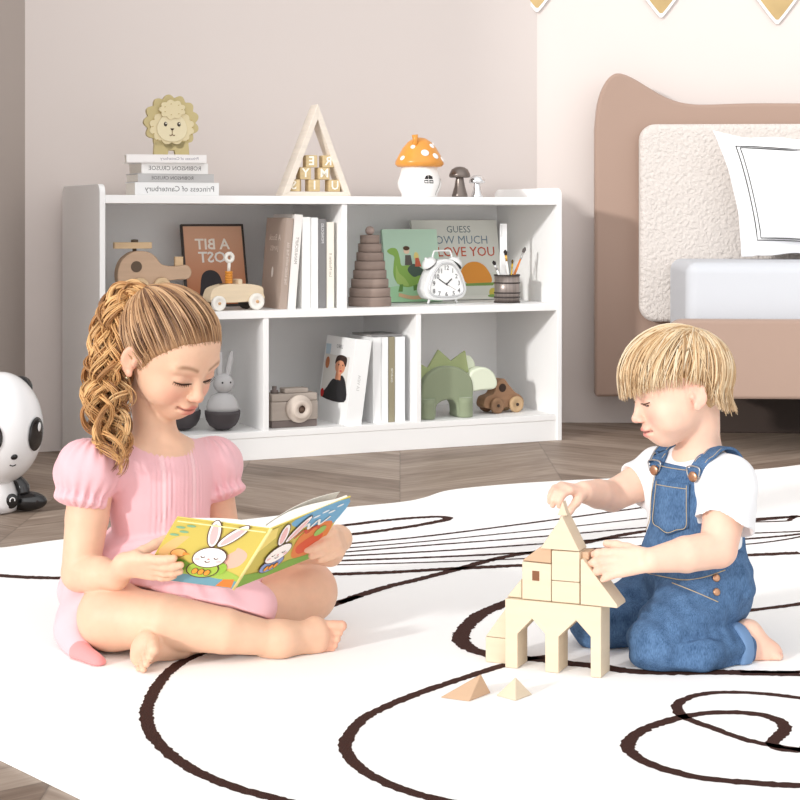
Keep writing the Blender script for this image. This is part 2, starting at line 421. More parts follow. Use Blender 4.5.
def flat_title(txt, size, cu=.5, col=ink, up=False):
    def f(p, T, H): p.text(txt, cu, .5, size, col, mirror=True, aspect=T/H)
    return f
t0 = .08
GS = 'books in the flat stack on the bookcase top'
s, w_ = span(135, 219, t0); h1 = .037; z = ZT
book('white book with the biggest lettering, lowest of the flat stack under the lion', s, t0, z, h1, w_, .10, (238, 237, 236), GS, flat=True, spine=flat_title('Princess of Canterbury', .42, .53)); z += h1
s, w_ = span(138, 214, t0); h2 = .024
book('grey-spined book in the flat stack under the lion', s, t0, z, h2, w_, .12, (190, 188, 187), GS, flat=True, spine=flat_title('ROBINSON CRUSOE', .40, .45, (90, 88, 88))); z += h2
s, w_ = span(141.5, 208, t0); h3 = .030
book('white book with bold capitals lying on the grey-spined book', s, t0, z, h3, w_, .13, (240, 238, 236), GS, flat=True, spine=flat_title('ROBINSON CRUSOE', .40, .5)); z += h3
s, w_ = span(126, 208, t0); h4 = .0225
book('thin white book on top of the flat stack, right under the lion', s, t0-.004, z, h4, w_*.93, .12, (240, 236, 234), GS, yaw=-.22, flat=True, spine=flat_title('Princess of Canterbury', .36, .66, (150, 145, 160))); z += h4
# ---------------------------------------------------------------- lion ornament on the stack
tl = t0+.04
sl = S(171, tl); k = SC(sl, tl)
lion = thing('lion_ornament', 'cut-out wooden lion ornament standing on the stack of white books', 'ornament', W(sl, tl, z), RZ-.12)
lw = mat((196, 180, 132), .6, noise=(9, .06, (1, 1, 1)), name='pale_wood'); lw2 = mat((220, 206, 168), .6, name='pale_wood'); lw3 = mat((224, 212, 178), .6, name='pale_wood')
def scallop(cx, cz, rx, rz, n, amp, a0=0):
    return [(cx+(rx+amp*abs(math.sin(n*t/2+a0)))*math.cos(t), cz+(rz+amp*abs(math.sin(n*t/2+a0)))*math.sin(t)) for t in np.linspace(0, 2*PI, 121)[:-1]]
q = 1/k
H0 = 27*q
MB().prism(scallop(0, H0+6*q, 24*q, 24*q, 13, 4*q), -.010, .010).build('mane', lw, lion, bevel=.001)
MB().prism([(-18*q, 0), (-4*q, 0), (-3*q, 5*q), (3*q, 5*q), (4*q, 0), (18*q, 0), (17*q, 14*q), (-17*q, 14*q)], -.010, .010).build('feet', lw, lion, bevel=.001)
MB().prism(scallop(0, H0+1*q, 20.5*q, 15*q, 12, 2.5*q), -.014, -.010).build('inner_mane', lw2, lion, bevel=.0008)
MB().prism([(15*q*math.cos(a)*(1-.12*math.sin(a)), H0+1*q+14.5*q*math.sin(a)) for a in np.linspace(0, 2*PI, 41)[:-1]], -.018, -.014).build('face', lw3, lion, bevel=.0008)
MB().prism(scallop(0, H0+18.5*q, 11.5*q, 8*q, 9, 2*q), -.022, -.0142).build('forelock', lw2, lion, bevel=.0008)
p = Print(lambda u, v: (np.array([u*q, -.018, H0+v*q]), np.array([0, -1., 0])))
for sx in (-1, 1):
    p.ell(sx*6.7, 4, 1.7, 2.3, (60, 50, 40)); p.ell(sx*6.7+.5, 4.8, .6, .8, (240, 236, 220))
p.poly([(-2, -.2), (2, -.2), (1.2, -1.6), (0, -2.4), (-1.2, -1.6)][::-1], (60, 45, 38))
p.stroke([(0, -2), (0, -6)], .6, (120, 90, 60)); p.stroke(smoothcurve([(-2.6, -6.5), (-1.5, -7.5), (0, -6.2), (1.5, -7.5), (2.6, -6.5)], 5), .7, (110, 80, 55))
p.build('face_drawing', lion)
p = Print(lambda u, v: (np.array([u*q, -.0221, H0+v*q]), np.array([0, -1., 0])))
for a in range(7): p.stroke([(9*math.cos(a*.9), 18.5+5.5*math.sin(a*.9)), (9*math.cos(a*.9)+1.2, 18.5+5.5*math.sin(a*.9)+.3)], .7, (176, 148, 88))
p.build('lock_marks', lion)
for sx in (-1, 1):
    p = Print(lambda u, v: (np.array([u*q, -.0141, H0+v*q]), np.array([0, -1., 0])))
    for (a, b) in ((19, 8), (20, 1), (19, -6), (15, -12)): p.stroke([(sx*a, b), (sx*a+1.4, b+.7)], .7, (176, 148, 88))
    p.build('mane_marks', lion)
# ---------------------------------------------------------------- triangular frame with letter blocks
tt = .07; sa, wtri = span(282, 351.5, tt); k = SC(sa+wtri/2, tt)
htri = ZZ(104, sa+wtri/2, tt)-ZT; dtri = .055
tri = thing('triangle_shelf', 'whitewashed triangular wooden frame holding letter blocks', 'wall shelf', W(sa+wtri/2, tt, ZT), RZ)
pale = mat((228, 217, 204), .65, noise=(7, .08, (1, 1, 12)), name='whitewashed_wood')
hw = wtri/2; apx = -.0+.03*hw; th = .018
def bar(p, q2, t_):
    p, q2 = np.array(p), np.array(q2); d = unit(q2-p); n_ = np.array([-d[1], d[0]])*t_
    return [tuple(p), tuple(q2), tuple(q2+n_), tuple(p+n_)]
A_, B_, C_ = (-hw, 0), (hw, 0), (apx, htri)
def inner(P0, P1, P2, d):
    # inset triangle
    pts = [np.array(p) for p in (P0, P1, P2)]; out = []
    for i in range(3):
        a, b, c = pts[i-1], pts[i], pts[(i+1) % 3]
        n1 = unit([-(b-a)[1], (b-a)[0]]); n2 = unit([-(c-b)[1], (c-b)[0]])
        M_ = np.array([n1, n2]); out.append(np.linalg.solve(M_, np.array([np.dot(n1, a)+d, np.dot(n2, b)+d])))
    return out
I_ = inner(A_, B_, C_, .0165); I_[0][1] = I_[1][1] = .014
MB().prism([A_, B_, tuple(I_[1]), tuple(I_[0])], 0, dtri).build('base_board', pale, tri, bevel=.0008)
MB().prism([B_, C_, tuple(I_[2]), tuple(I_[1])], 0, dtri).build('side_board', pale, tri, bevel=.0008)
MB().prism([C_, A_, tuple(I_[0]), tuple(I_[2])], 0, dtri).build('side_board', pale, tri, bevel=.0008)
bw = mat((206, 182, 138), .6, noise=(25, .12, (1, 1, 5)), name='block_wood')
bs = .035
blk = [('S', 296.0, 0, 'letter block marked S at the lower left inside the triangle frame', -.4), ('I', 314, 0, 'letter block marked I in the middle of the bottom row inside the triangle frame', .05), ('U', 334, 0, 'letter block marked U at the right end of the bottom row inside the triangle frame', .12),
       ('Y', 305, 1, 'letter block marked Y in the middle row inside the triangle frame', .08), ('M', 323.5, 1, 'letter block marked M in the middle row inside the triangle frame', .1),
       ('E', 311.5, 2, 'letter block with a reversed E on top of the pile in the triangle frame', .0), ('R', 328, 2, 'letter block with a reversed R on top of the pile in the triangle frame', .05)]
for ch, px, lv, lab, ry in blk:
    tb = tt+.024; s = S(px-1.5, tb)
    r = thing('letter_block', lab, 'block', W(s, tb, ZT+.0142+lv*(bs+.0003)), RZ+ry-.1, 'letter blocks in the triangle frame')
    MB().box((-bs/2, -bs/2, 0), (bs/2, bs/2, bs)).build('cube', bw, r, bevel=.002)
    p = Print(lambda u, v: (np.array([(u-.5)*bs, -bs/2, v*bs]), np.array([0, -1., 0])))
    p.text(ch, .5, .5, .72, (246, 240, 226), mirror=ch in 'ERS', bold=.03); p.build('letter', r)
# ---------------------------------------------------------------- mushroom house lamp
tm = .13; sm_ = S(419.5, tm); k = SC(sm_, tm); q = 1/k
mh = thing('mushroom_house', 'white ceramic mushroom house with a spotted orange roof', 'ornament', W(sm_, tm, ZT), RZ)
cer = mat((240, 238, 236), .25, spec=.5, name='ceramic'); org = mat((222, 150, 62), .3, spec=.5, noise=(14, .12, (1, 1, 1)), name='orange_glaze')
MB().lathe([(17*q, 0), (18*q, 1.5*q), (18*q, 3*q), (21.5*q, 10*q), (22*q, 15*q), (19.5*q, 23*q), (18*q, 28*q), (18*q, 33*q)], 40).build('house', cer, mh)
cap = [(17*q, 30*q), (22*q, 30.5*q), (24.5*q, 33*q), (24*q, 36*q), (21*q, 42*q), (17*q, 49*q), (12*q, 55*q), (6*q, 59*q), (0, 60*q)]
MB().lathe(cap, 40).build('roof', org, mh)
MB().tube([(-9*q, -9*q, 50*q), (-9.5*q, -10*q, 57*q), (-10*q, -10*q, 62*q)], [3.0*q, 2.6*q, 3.2*q], 12).build('chimney', org, mh)
cp = np.array(cap)
for az, hz, rr in ((-100, 44, 4.2), (-68, 41, 3.6), (-62, 51, 3.0), (-38, 38, 3.4), (-140, 50, 2.6), (-165, 39, 3), (-30, 53, 2.2), (100, 45, 4), (40, 42, 3.5)):
    rad = np.interp(hz*q, cp[2:, 1], cp[2:, 0]); a = math.radians(az); pos = np.array([rad*math.cos(a), rad*math.sin(a), hz*q])
    nn = unit([math.cos(a), math.sin(a), .75]); x_ = unit(np.cross([0, 0, 1], nn)); y_ = np.cross(nn, x_)
    MB().ell(pos-nn*.2*q, (rr*q, rr*q, 1.2*q), 14, np.stack([x_, y_, nn], 1)).build('roof_spot', cer, mh)
def cyl_map(r0, z0):
    def fn(u, v):
        a = -PI/2+u*q/r0; zz = v*q; rad = np.interp(zz, [0, 3*q, 10*q, 15*q, 23*q, 28*q, 33*q], [18*q, 18*q, 21.5*q, 22*q, 19.5*q, 18*q, 18*q])
        n_ = np.array([math.cos(a), math.sin(a), 0]); return np.array([rad*math.cos(a), rad*math.sin(a), zz])+n_*.0003, n_
    return fn
p = Print(cyl_map(21*q, 0)); blackc = (40, 38, 38)
for (a, b, c, d) in ((-.2, 4.4, 17.8, 20.6), (-5, -.8, 13.6, 16.8), (.0, 4.6, 13.6, 16.8)): p.poly([(a, c), (b, c), (b, d), (a, d)], blackc)
p.poly([(-4.8, 17.8), (-.8, 17.8), (-.8, 21.8), (-3, 20.8)], blackc); p.poly([(-.2, 20.6), (4.4, 17.8), (3, 21), (0, 22)], blackc)
p.build('window_print', mh)
p = Print(cyl_map(21*q, 0)); p.stroke(smoothcurve([(13, 2), (12.5, 8), (15, 15), (19, 18.5), (23, 15), (25, 8), (25, 2)], 6), .9, (150, 146, 142)); p.build('door_outline', mh)
def mushroom(name, lab, px, py_top, rc, col, metal, rough):
    t_ = .12; s_ = S(px, t_); q_ = 1/SC(s_, t_); h = ZZ(py_top, s_, t_)-ZT
    r = thing('mushroom_ornament', lab, 'ornament', W(s_, t_, ZT), RZ); m_ = mat(col, rough, metal, name='glazed')
    rs = rc*q_
    MB().lathe([(rs*.72, 0), (rs*.76, h*.05), (rs*.70, h*.12), (rs*.50, h*.35), (rs*.36, h*.62), (rs*.36, h*.72)], 28).build('stem', m_, r)
    MB().lathe([(rs*.34, h*.67), (rs*.9, h*.64), (rs, h*.68), (rs*.97, h*.76), (rs*.78, h*.9), (rs*.42, h*.98), (0, h)], 28).build('cap', m_, r)
mushroom('dark_mushroom', 'dark bronze mushroom ornament, the larger of the two beside the mushroom house', 459.7, 166.5, 10.7, (120, 110, 104), .7, .3)
mushroom('silver_mushroom', 'small shiny silver mushroom ornament beside the dark bronze one', 477, 175, 8.2, (225, 225, 226), .85, .18)

# ================================================================ middle shelf, left bay
ts = .10
zz_ = ZM; stack = [((214, 160, 60), 'orange-yellow edged board book, lowest under the helicopter'), ((58, 112, 84), 'green edged board book in the small stack under the helicopter'), ((176, 92, 62), 'rust red board book in the small stack under the helicopter'), ((66, 64, 66), 'dark grey board book on top of the small stack under the helicopter')]
s, w_ = span(107.5, 160, ts)
for col, lab in stack:
    hh = .0105 if col[0] != 214 else .0125
    book(lab, s, ts, zz_, hh, w_, .16, col, 'board books stacked under the helicopter', flat=True); zz_ += hh+.0002
# helicopter
th_ = .13; sh_ = S(150, th_); q = 1/SC(sh_, th_); q *= 1.05
hc = thing('toy_helicopter', 'beige wooden toy helicopter on wheels standing on dark board books', 'toy', W(sh_, th_, zz_), RZ-.05)
hb = mat((196, 166, 140), .6, noise=(8, .08, (1, 1, 8)), name='beige_wood'); hl = mat((214, 184, 146), .6, noise=(10, .1, (1, 1, 6)), name='light_wood')
body = smoothcurve([(-30, 8), (-33, 20), (-29, 33), (-18, 41), (-4, 41), (4, 36), (10, 29), (22, 27), (34, 28), (39, 22), (36, 15), (24, 14), (10, 12), (0, 7), (-18, 6)], 5, True)
MB().prism([(x*q, y*q) for x, y in body][::-1], -.022, .022).build('fuselage', hb, hc, bevel=.004, seg=3)
MB().lathe([(5.3*q, 0), (5.3*q, .0012)], 24, (-15*q, -.0232, 27*q), np.array([[1, 0, 0], [0, 0, 1], [0, 1, 0]]).T).build('porthole', mat((96, 80, 66), .7), hc)
MB().box((-35*q, -.011, 44*q), (1*q, .011, 50*q)).build('rotor_blade', hl, hc, bevel=.001)
MB().lathe([(2*q, 40*q), (2*q, 50*q), (3.5*q, 50*q), (3.5*q, 52.5*q), (0, 53*q)], 14, (-15*q, 0, 0)).build('rotor_shaft', mat((90, 76, 62), .6), hc)
MB().box((24*q, -.006, 26*q), (32*q, .006, 36*q)).build('tail_fin', hl, hc, bevel=.001)
def wheel(parent, x, y, z, r, th_, col=hl, hub=(140, 104, 70), nm='wheel'):
    A = np.array([[1, 0, 0], [0, 0, 1], [0, -1, 0]]).T
    A = np.array([[1., 0, 0], [0, 0, -1.], [0, 1., 0]])      # local z -> -y
    o = MB().lathe([(r*.9, -th_/2), (r, -th_/2+r*.1), (r, th_/2-r*.1), (r*.9, th_/2), (r*.55, th_/2), (r*.5, th_/2-.0015), (r*.2, th_/2-.0015)], 28, (x, y, z), A).build(nm, col, parent)
    MB().lathe([(r*.2, 0), (r*.2, th_/2+.001), (0, th_/2+.001)], 12, (x, y, z), A).build('axle', mat(hub, .6), o)
    return o
for x in (-12, 9):
    for y in (-.031, .031): wheel(hc, x*q, y, 8.4*q, 8.2*q, .014)
for y in (-.014, .014): wheel(hc, -27*q, y, 5*q, 5*q, .01, mat((120, 84, 58), .6))
# framed print leaning at the back
tp = .24; sa, w_ = span(187, 250, tp); hp = ZZ(224, sa, .30)-ZM
fr = thing('framed_print', 'orange print in a thin dark frame leaning at the back behind the toy car', 'picture', W(sa, tp, ZM+.002), RZ)
fr.rotation_euler = (Matrix.Rotation(RZ, 4, 'Z') @ Matrix.Rotation(-.24, 4, 'X')).to_euler()
fm = mat((70, 62, 58), .5, name='dark_frame'); b = MB(); fw = .006; hp *= 1.02
b.box((0, 0, 0), (fw, .012, hp)).box((w_-fw, 0, 0), (w_, .012, hp)).box((fw, 0, 0), (w_-fw, .012, fw)).box((fw, 0, hp-fw), (w_-fw, .012, hp)); b.build('frame', fm, fr, bevel=.0006)
pm = bpy.data.materials.new('print_paper'); pm.use_nodes = True; nt = pm.node_tree
tc = nt.nodes.new('ShaderNodeTexCoord'); sx = nt.nodes.new('ShaderNodeSeparateXYZ'); cr = nt.nodes.new('ShaderNodeValToRGB')
nt.links.new(tc.outputs['Generated'], sx.inputs[0]); nt.links.new(sx.outputs[2], cr.inputs[0]); nt.links.new(cr.outputs[0], nt.nodes['Principled BSDF'].inputs['Base Color'])
cr.color_ramp.elements[0].color = rgb(186, 106, 56); cr.color_ramp.elements[1].color = rgb(226, 178, 148); nt.nodes['Principled BSDF'].inputs['Roughness'].default_value = .6
MB().box((fw, .003, fw), (w_-fw, .009, hp-fw)).build('print', pm, fr)
p = Print(lambda u, v: (np.array([u*w_, .003, v*hp]), np.array([0, -1., 0])))
p.text('A BIT', .48, .75, .13, (250, 240, 228), mirror=True, aspect=hp/w_, bold=.03); p.text('LOST', .52, .59, .13, (244, 238, 232), mirror=True, aspect=hp/w_, bold=.03)
p.poly([(.40+.16*x, .02+.42*y) for x, y in smoothcurve([(-1, 0), (1.2, 0), (1.25, .5), (.9, .88), (.1, 1), (-.7, .88), (-1.0, .5)], 6, True)], (58, 54, 58))
p.build('print_lettering', fr)
# toy car with peg driver
tk = .06; sk = S(231, tk); q = 1/SC(sk, tk)
cr_ = thing('toy_car', 'pale wooden toy racing car with a ring-headed peg driver, in front of the orange print', 'toy', W(sk, tk, ZM), RZ+.16)
cw = mat((232, 212, 182), .55, noise=(9, .07, (1, 8, 8)), name='beech'); wh = mat((240, 236, 228), .5, name='white_wheel')
bp_ = smoothcurve([(-27, 10), (-25, 21), (-16, 25), (-6, 26.5), (4, 26), (16, 26), (31, 23), (33, 16), (33, 10), (10, 8), (-14, 8)], 4, True)
MB().prism([(x*q, y*q) for x, y in bp_][::-1], -.024, .024).build('car_body', cw, cr_, bevel=.003, seg=3)
MB().lathe([(5*q, 0), (5*q, .002), (0, .002)], 20, (-8*q, 0, 26.0*q)).build('cockpit', mat((120, 92, 64), .7), cr_)
MB().box((5*q, -.017, 25*q), (10*q, .017, 31*q)).build('windscreen', cw, cr_, bevel=.003)
for x, r in ((-20, 7.6), (23, 8.4)):
    wheel(cr_, x*q, -.031, r*q, r*q, .013, wh, (214, 170, 128)); wheel(cr_, x*q, .031, r*q, r*q, .013, mat((70, 64, 60), .5))
MB().box((33*q, -.008, 14*q), (34.5*q, .008, 19*q)).build('grille', mat((150, 140, 128), .6), cr_, bevel=.0005)
og = mat((226, 150, 62), .5); pg = MB()
for j in range(6): pg.lathe([(3.6*q, 0), (4.0*q, 1.2*q), (3.6*q, 2.4*q)], 16, (-2.6*q, 0, (24+j*2.5)*q))
pg.build('driver_body', og, cr_)
MB().tube([(-2.6*q, 0, 38*q), (-2.2*q, 0, 48*q)], 1.7*q, 10).build('driver_neck', wh, cr_)
a = np.linspace(0, 2*PI, 25); MB().tube([(-2*q+3.9*q*math.cos(x), 0, 52.5*q+3.9*q*math.sin(x)) for x in a], 2.0*q, 10, cap=False).build('driver_head', wh, cr_)
# upright books
GB = 'books standing on the middle shelf'
def vtitle(txt, size, col, cv=.5, cu=.5, rot=-PI/2):
    def f(p, T, H):
        fn0 = p.fn
        # draw in metres: u in units of H
        p.fn = lambda u, v: fn0(u*H/T, v); p.text(txt, cu*T/H, cv, size, col, mirror=True, rot=rot)
        p.fn = fn0
    return f
def taupe_face(p, D, H):
    p.text('A Book', .5, .78, .07, (232, 220, 210), mirror=True, aspect=H/D); p.text('JAMES', .5, .66, .055, (232, 220, 210), mirror=True, aspect=H/D)
    p.ell(.5, .4, .05, .06, (238, 230, 222))
s, w_ = span(281, 286.8, .04)
tb = .04
book('taupe hardback leaning right at the left end of the standing books', S(279.5, tb), tb, ZM, span(279.5, 287, tb)[1], .262, .135, (176, 158, 146), GB, lean=.085, yaw=.06, spine=vtitle('THE ROAD WITH THE SEA', .028, (222, 210, 200), .5), face=taupe_face)
book('white book leaning against the taupe hardback', S(287.6, tb), tb, ZM, span(287.6, 295.5, tb)[1], .272, .17, (240, 236, 232), GB, lean=.085, spine=vtitle('MANUSCRIPT', .034, (150, 144, 138), .62))
for (a_, b_, top, col, lab, ttl) in ((302.6, 310.6, 217, (243, 242, 240), 'plain white book upright right after the leaning books', None), (311.2, 318.2, 217.5, (240, 240, 239), 'plain white book upright beside the grey book', None),
        (318.6, 326.2, 219, (128, 126, 126), 'grey upright book with small white title', vtitle('MONOCLES', .03, (235, 235, 235), .84)), (326.8, 334.2, 222, (234, 229, 218), 'cream upright book beside the divider, right of the grey book', vtitle('Les Modeles II', .034, (165, 155, 140), .5))):
    sb, wb = span(a_, b_, tb); book(lab, sb, tb, ZM, wb, ZZ(top, sb, tb)-ZM, .17, col, GB, spine=ttl)

# ================================================================ middle shelf, right bay
ty = .10; sy = S(369.8, ty); q = 1/SC(sy, ty)
py_ = thing('stacking_pyramid', 'grey-brown wooden stacking ring pyramid topped with a ball', 'toy', W(sy, ty, ZM), RZ)
tw = mat((150, 132, 122), .65, noise=(7, .16, (1, 1, 10)), name='washed_wood')
zc = 0; rw = [21.5, 20.6, 18.8, 16.8, 15.4, 13.6, 11.8, 9.8]; hs = [9.4, 9, 9, 8.8, 8.8, 8.8, 8.8, 8.4]
for r_, h_ in zip(rw, hs):
    MB().lathe([(r_*q*.97, zc), (r_*q, zc+.7*q), (r_*q, zc+(h_-.9)*q), (r_*q*.97, zc+(h_-.2)*q)], 36).build('ring', tw, py_); zc += h_*q
MB().ell((0, 0, zc+4.2*q), 4.6*q, 20).build('ball', mat((176, 156, 148), .6), py_)
# picture books leaning at the back
def picture_book(lab, px0, px1, pytop, tbk, lean, col, T, art):
    sa, w_ = span(px0, px1, tbk); h = (ZZ(pytop, sa, tbk+.05)-ZM)/math.cos(lean)
    r = thing('picture_book', lab, 'book', W(sa, tbk, ZM+T*math.sin(lean)), RZ, 'picture books propped at the back of the middle shelf')
    r.rotation_euler = (Matrix.Rotation(RZ, 4, 'Z') @ Matrix.Rotation(-lean, 4, 'X')).to_euler()
    MB().box((0, 0, 0), (w_, T, h)).build('cover', mat(col, .4, name='book_cover'), r, bevel=.0008)
    MB().box((.003, .0015, h), (w_-.003, T-.0015, h+.0008)).build('pages', paper, r)
    p = Print(lambda u, v: (np.array([u*w_, 0, v*h]), np.array([0, -1., 0]))); art(p, w_, h); p.build('cover_print', r)
def art_love(p, w_, h):
    a = h/w_
    p.text('GUESS', .54, .88, .085, (108, 122, 124), aspect=a); p.text('HOW MUCH', .52, .745, .105, (120, 138, 150), aspect=a); p.text('I LOVE YOU', .57, .595, .12, (196, 96, 72), aspect=a, bold=.01)
    p.poly([(.35, .05), (.98, .05), (.96, .36), (.8, .30), (.6, .33), (.4, .28)], (214, 216, 206))
    p.poly(smoothcurve([(.58, .20), (.52, .34), (.60, .45), (.72, .47), (.82, .40), (.88, .24), (.80, .17), (.68, .19)], 5, True), (226, 150, 62))
    p.poly([(.55, .17), (.88, .17), (.92, .21), (.5, .20)], (126, 158, 84)); p.ell(.88, .08, .05, .06, (206, 190, 84)); p.ell(.88, .04, .07, .02, (130, 164, 88))
def art_dragon(p, w_, h):
    a = h/w_; G1, G2, G3 = (150, 190, 96), (176, 206, 116), (112, 156, 84)
    p.poly([(0, 0), (1, 0), (1, .28), (.7, .22), (.4, .24), (0, .2)], (176, 222, 178))
    p.poly(smoothcurve([(.06, .70), (.14, .74), (.24, .72), (.28, .60), (.30, .50), (.44, .50), (.62, .46), (.78, .40), (.86, .30), (.74, .34), (.60, .26), (.40, .20), (.22, .24), (.14, .36), (.16, .52), (.18, .62), (.10, .66)], 4, True), G1)
    p.poly(smoothcurve([(.18, .28), (.24, .24), (.40, .22), (.34, .32), (.24, .40), (.20, .50)], 4, True), G2)
    p.poly([(.24, .24), (.30, .24), (.28, .14), (.20, .14)], G3); p.poly([(.48, .22), (.56, .24), (.56, .16), (.48, .15)], G3)
    p.poly(smoothcurve([(.40, .44), (.52, .52), (.68, .44), (.78, .34), (.62, .36), (.50, .34)], 4, True), (86, 104, 92))
    p.poly([(.36, .50), (.50, .50), (.48, .64), (.38, .64)], (104, 98, 92)); p.ell(.41, .70, .055, .045, (242, 214, 186)); p.ell(.41, .735, .06, .03, (96, 70, 52))
    p.ell(.58, .62, .045, .06, (240, 222, 140)); p.poly([(.54, .48), (.66, .48), (.62, .60), (.56, .60)], (214, 108, 82))
    p.stroke(smoothcurve([(.20, .10), (.45, .055), (.75, .08)], 8), .05, (226, 190, 150))
picture_book('pale picture book titled in capitals behind the alarm clock', 418, 504, 221, .275, .20, (222, 222, 214), .012, art_love)
picture_book('green picture book with a dragon on the cover behind the stacking pyramid', 388, 443, 230, .225, .20, (196, 226, 204), .012, art_dragon)
# alarm clock
tc_ = .10; sc_ = S(445.5, tc_); q = 1/SC(sc_, tc_)
ck = thing('alarm_clock', 'white twin-bell alarm clock with a rounded triangular face', 'clock', W(sc_, tc_, ZM), RZ+.12)
cw_ = mat((232, 232, 231), .3, spec=.5, name='white_enamel'); chrome = mat((200, 200, 200), .2, .9, name='chrome')
outl = smoothcurve([(-24, 10), (-25, 17), (-20, 30), (-13, 40), (-6, 44.5), (6, 44.5), (13, 40), (20, 30), (25, 17), (24, 10), (18, 5), (0, 3.6), (-18, 5)], 6, True)
MB().prism([(x*q, y*q) for x, y in outl][::-1], -.004, .045).build('case', cw_, ck, bevel=.006, seg=4)
rim = smoothcurve([(-19.5, 12), (-20, 17), (-16, 28), (-10.5, 36), (-5, 40), (5, 40), (10.5, 36), (16, 28), (20, 17), (19.5, 12), (14, 8.4), (0, 7.2), (-14, 8.4)], 6, True)
MB().tube([(x*q, -.005, y*q) for x, y in list(rim)+[rim[0]]], 1.1*q, 8, cap=False).build('bezel', mat((205, 205, 206), .25, .3), ck)
MB().prism([(x*q*.985, 23*q+(y-23)*q*.985) for x, y in rim][::-1], -.0048, -.0035).build('dial', mat((248, 248, 246), .5), ck)
p = Print(lambda u, v: (np.array([u*q, -.0048, v*q]), np.array([0, -1., 0])))
nm = [(12, 0, 36), (1, 7.6, 33), (2, 12.0, 27.5), (3, 15, 20.5), (4, 15, 13.0), (5, 8.6, 10.4), (6, 0, 9.8), (7, -8.6, 10.4), (8, -15, 13.0), (9, -15, 20.5), (10, -12.0, 27.5), (11, -7.6, 33)]
for n_, x, y in nm: p.text(str(n_), x, y, 4.6, (108, 106, 108), bold=.02)
p.stroke([(1.2, 18.6), (-9.5, 25.4)], 1.0, (50, 48, 48)); p.stroke([(-.8, 19.2), (6.4, 25.4)], 1.2, (50, 48, 48)); p.stroke([(-2.5, 21.0), (11, 14)], .4, (140, 130, 126)); p.ell(0, 20, 1.2, 1.2, (60, 58, 58))
p.build('dial_print', ck)
for sx in (-1, 1):
    ax = unit([sx*.62, 0, .78]); xx = unit(np.cross([0, 1, 0], ax)); A = np.stack([xx, np.cross(ax, xx), ax], 1)
    b = MB().lathe([(8.0*q, 0), (8.0*q, 1.0*q), (7.2*q, 3.6*q), (4.6*q, 6.0*q), (1.2*q, 7*q), (1.2*q, 8.6*q), (0, 8.8*q)], 24, (sx*15*q, .018, 39.5*q), A).build('bell', cw_, ck)
    MB().lathe([(7.4*q, -.9*q), (8.1*q, 0)], 24, (sx*15*q, .018, 39.5*q), A).build('bell_rim', mat((60, 58, 58), .4), b)
    MB().tube([(sx*15*q, .018, 6*q), (sx*17.5*q, .016, .6*q)], [1.5*q, 1.1*q], 10).build('foot', cw_, ck)
MB().tube(smoothcurve([(-12*q, .018, 46*q), (-10*q, .018, 52*q), (-7.5*q, .018, 53*q), (7.5*q, .018, 53*q), (10*q, .018, 52*q), (12*q, .018, 46*q)], 5), .9*q, 8).build('handle', cw_, ck)
# pencil cup and brushes
tq = .09; sq = S(507, tq); q = 1/SC(sq, tq)
pc = thing('pencil_cup', 'grey metal pencil cup with dark rings at the right end of the middle shelf', 'cup', W(sq, tq, ZM), RZ)
R_ = 12.6*q; HC = 28*q
MB().lathe([(R_, 0), (R_, HC), (R_-.0012, HC), (R_-.0012, .003), (0, .003)], 36).build('cup_body', mat((150, 138, 132), .35, .6, name='brushed_metal', noise=(5, .2, (30, 30, 1))), pc)
rg = MB()
for z_ in (.8, 5.6, 10, 20, 27.6):
    a = np.linspace(0, 2*PI, 37); rg.tube([(R_*math.cos(x), R_*math.sin(x), z_*q) for x in a], .8*q, 6, cap=False)
rg.build('rings', mat((62, 54, 52), .5), pc)
def brush(lab, base, tip, col, fer, bris, r=1.0, ruler=False):
    o = thing('paintbrush' if not ruler else 'ruler', lab, 'brush' if not ruler else 'ruler', W(sq, tq, ZM), RZ, None if ruler else 'brushes in the pencil cup')
    b0, b1 = np.array(base)*q, np.array(tip)*q
    if ruler:
        MB().box((b0[0]-4*q, b0[1], b0[2]), (b0[0]+4*q, b0[1]+.0025, b1[2])).build('blade', mat((248, 248, 248), .3, name='white_plastic'), o, bevel=.0005); 
        p = Print(lambda u, v: (np.array([b0[0]+u*q, b0[1], v*q]), np.array([0, -1., 0])))
        for i in range(12): p.stroke([(-3.6, 66+i), (-1.6, 66+i)], .25, (190, 190, 190))
        p.build('scale_marks', o); return
    d = b1-b0
    MB().tube([b0, b0+d*.6, b0+d*.78], [r*.8*q, r*q, r*.7*q], 8).build('handle', mat(col, .4), o)
    MB().tube([b0+d*.78, b0+d*.9], [r*.9*q, r*1.0*q], 8).build('ferrule', mat(fer, .3, .6), o)
    MB().tube([b0+d*.9, b0+d*.96, b1], [r*1.0*q, r*1.5*q, r*.5*q], 8).build('bristles', mat(bris, .8), o)
brush('black-tipped brush with a white handle leaning left in the pencil cup', (4, 2, 1.5), (-15.6, 0, 42), (240, 240, 238), (200, 200, 200), (40, 36, 36), 1.3)
brush('black-tipped brush with a white handle, tallest upright one in the pencil cup', (2, -6, 1.5), (-4.4, -4, 53), (238, 236, 230), (220, 170, 90), (46, 40, 38), 1.3)
brush('yellow pencil-thin brush upright in the pencil cup', (6, 5, 1.5), (8.6, 4, 43), (222, 184, 60), (222, 184, 60), (100, 80, 50), .9)
brush('orange-handled brush leaning right with a grey brush head in the pencil cup', (-5, -2, 1.5), (22, 2, 55), (226, 136, 70), (190, 188, 186), (96, 90, 88), 1.3)
brush('short white brush leaning left in the pencil cup beside the black-tipped one', (7, 6, 1.5), (-8, 8, 36), (240, 240, 240), (210, 210, 210), (226, 220, 212), 1.2)
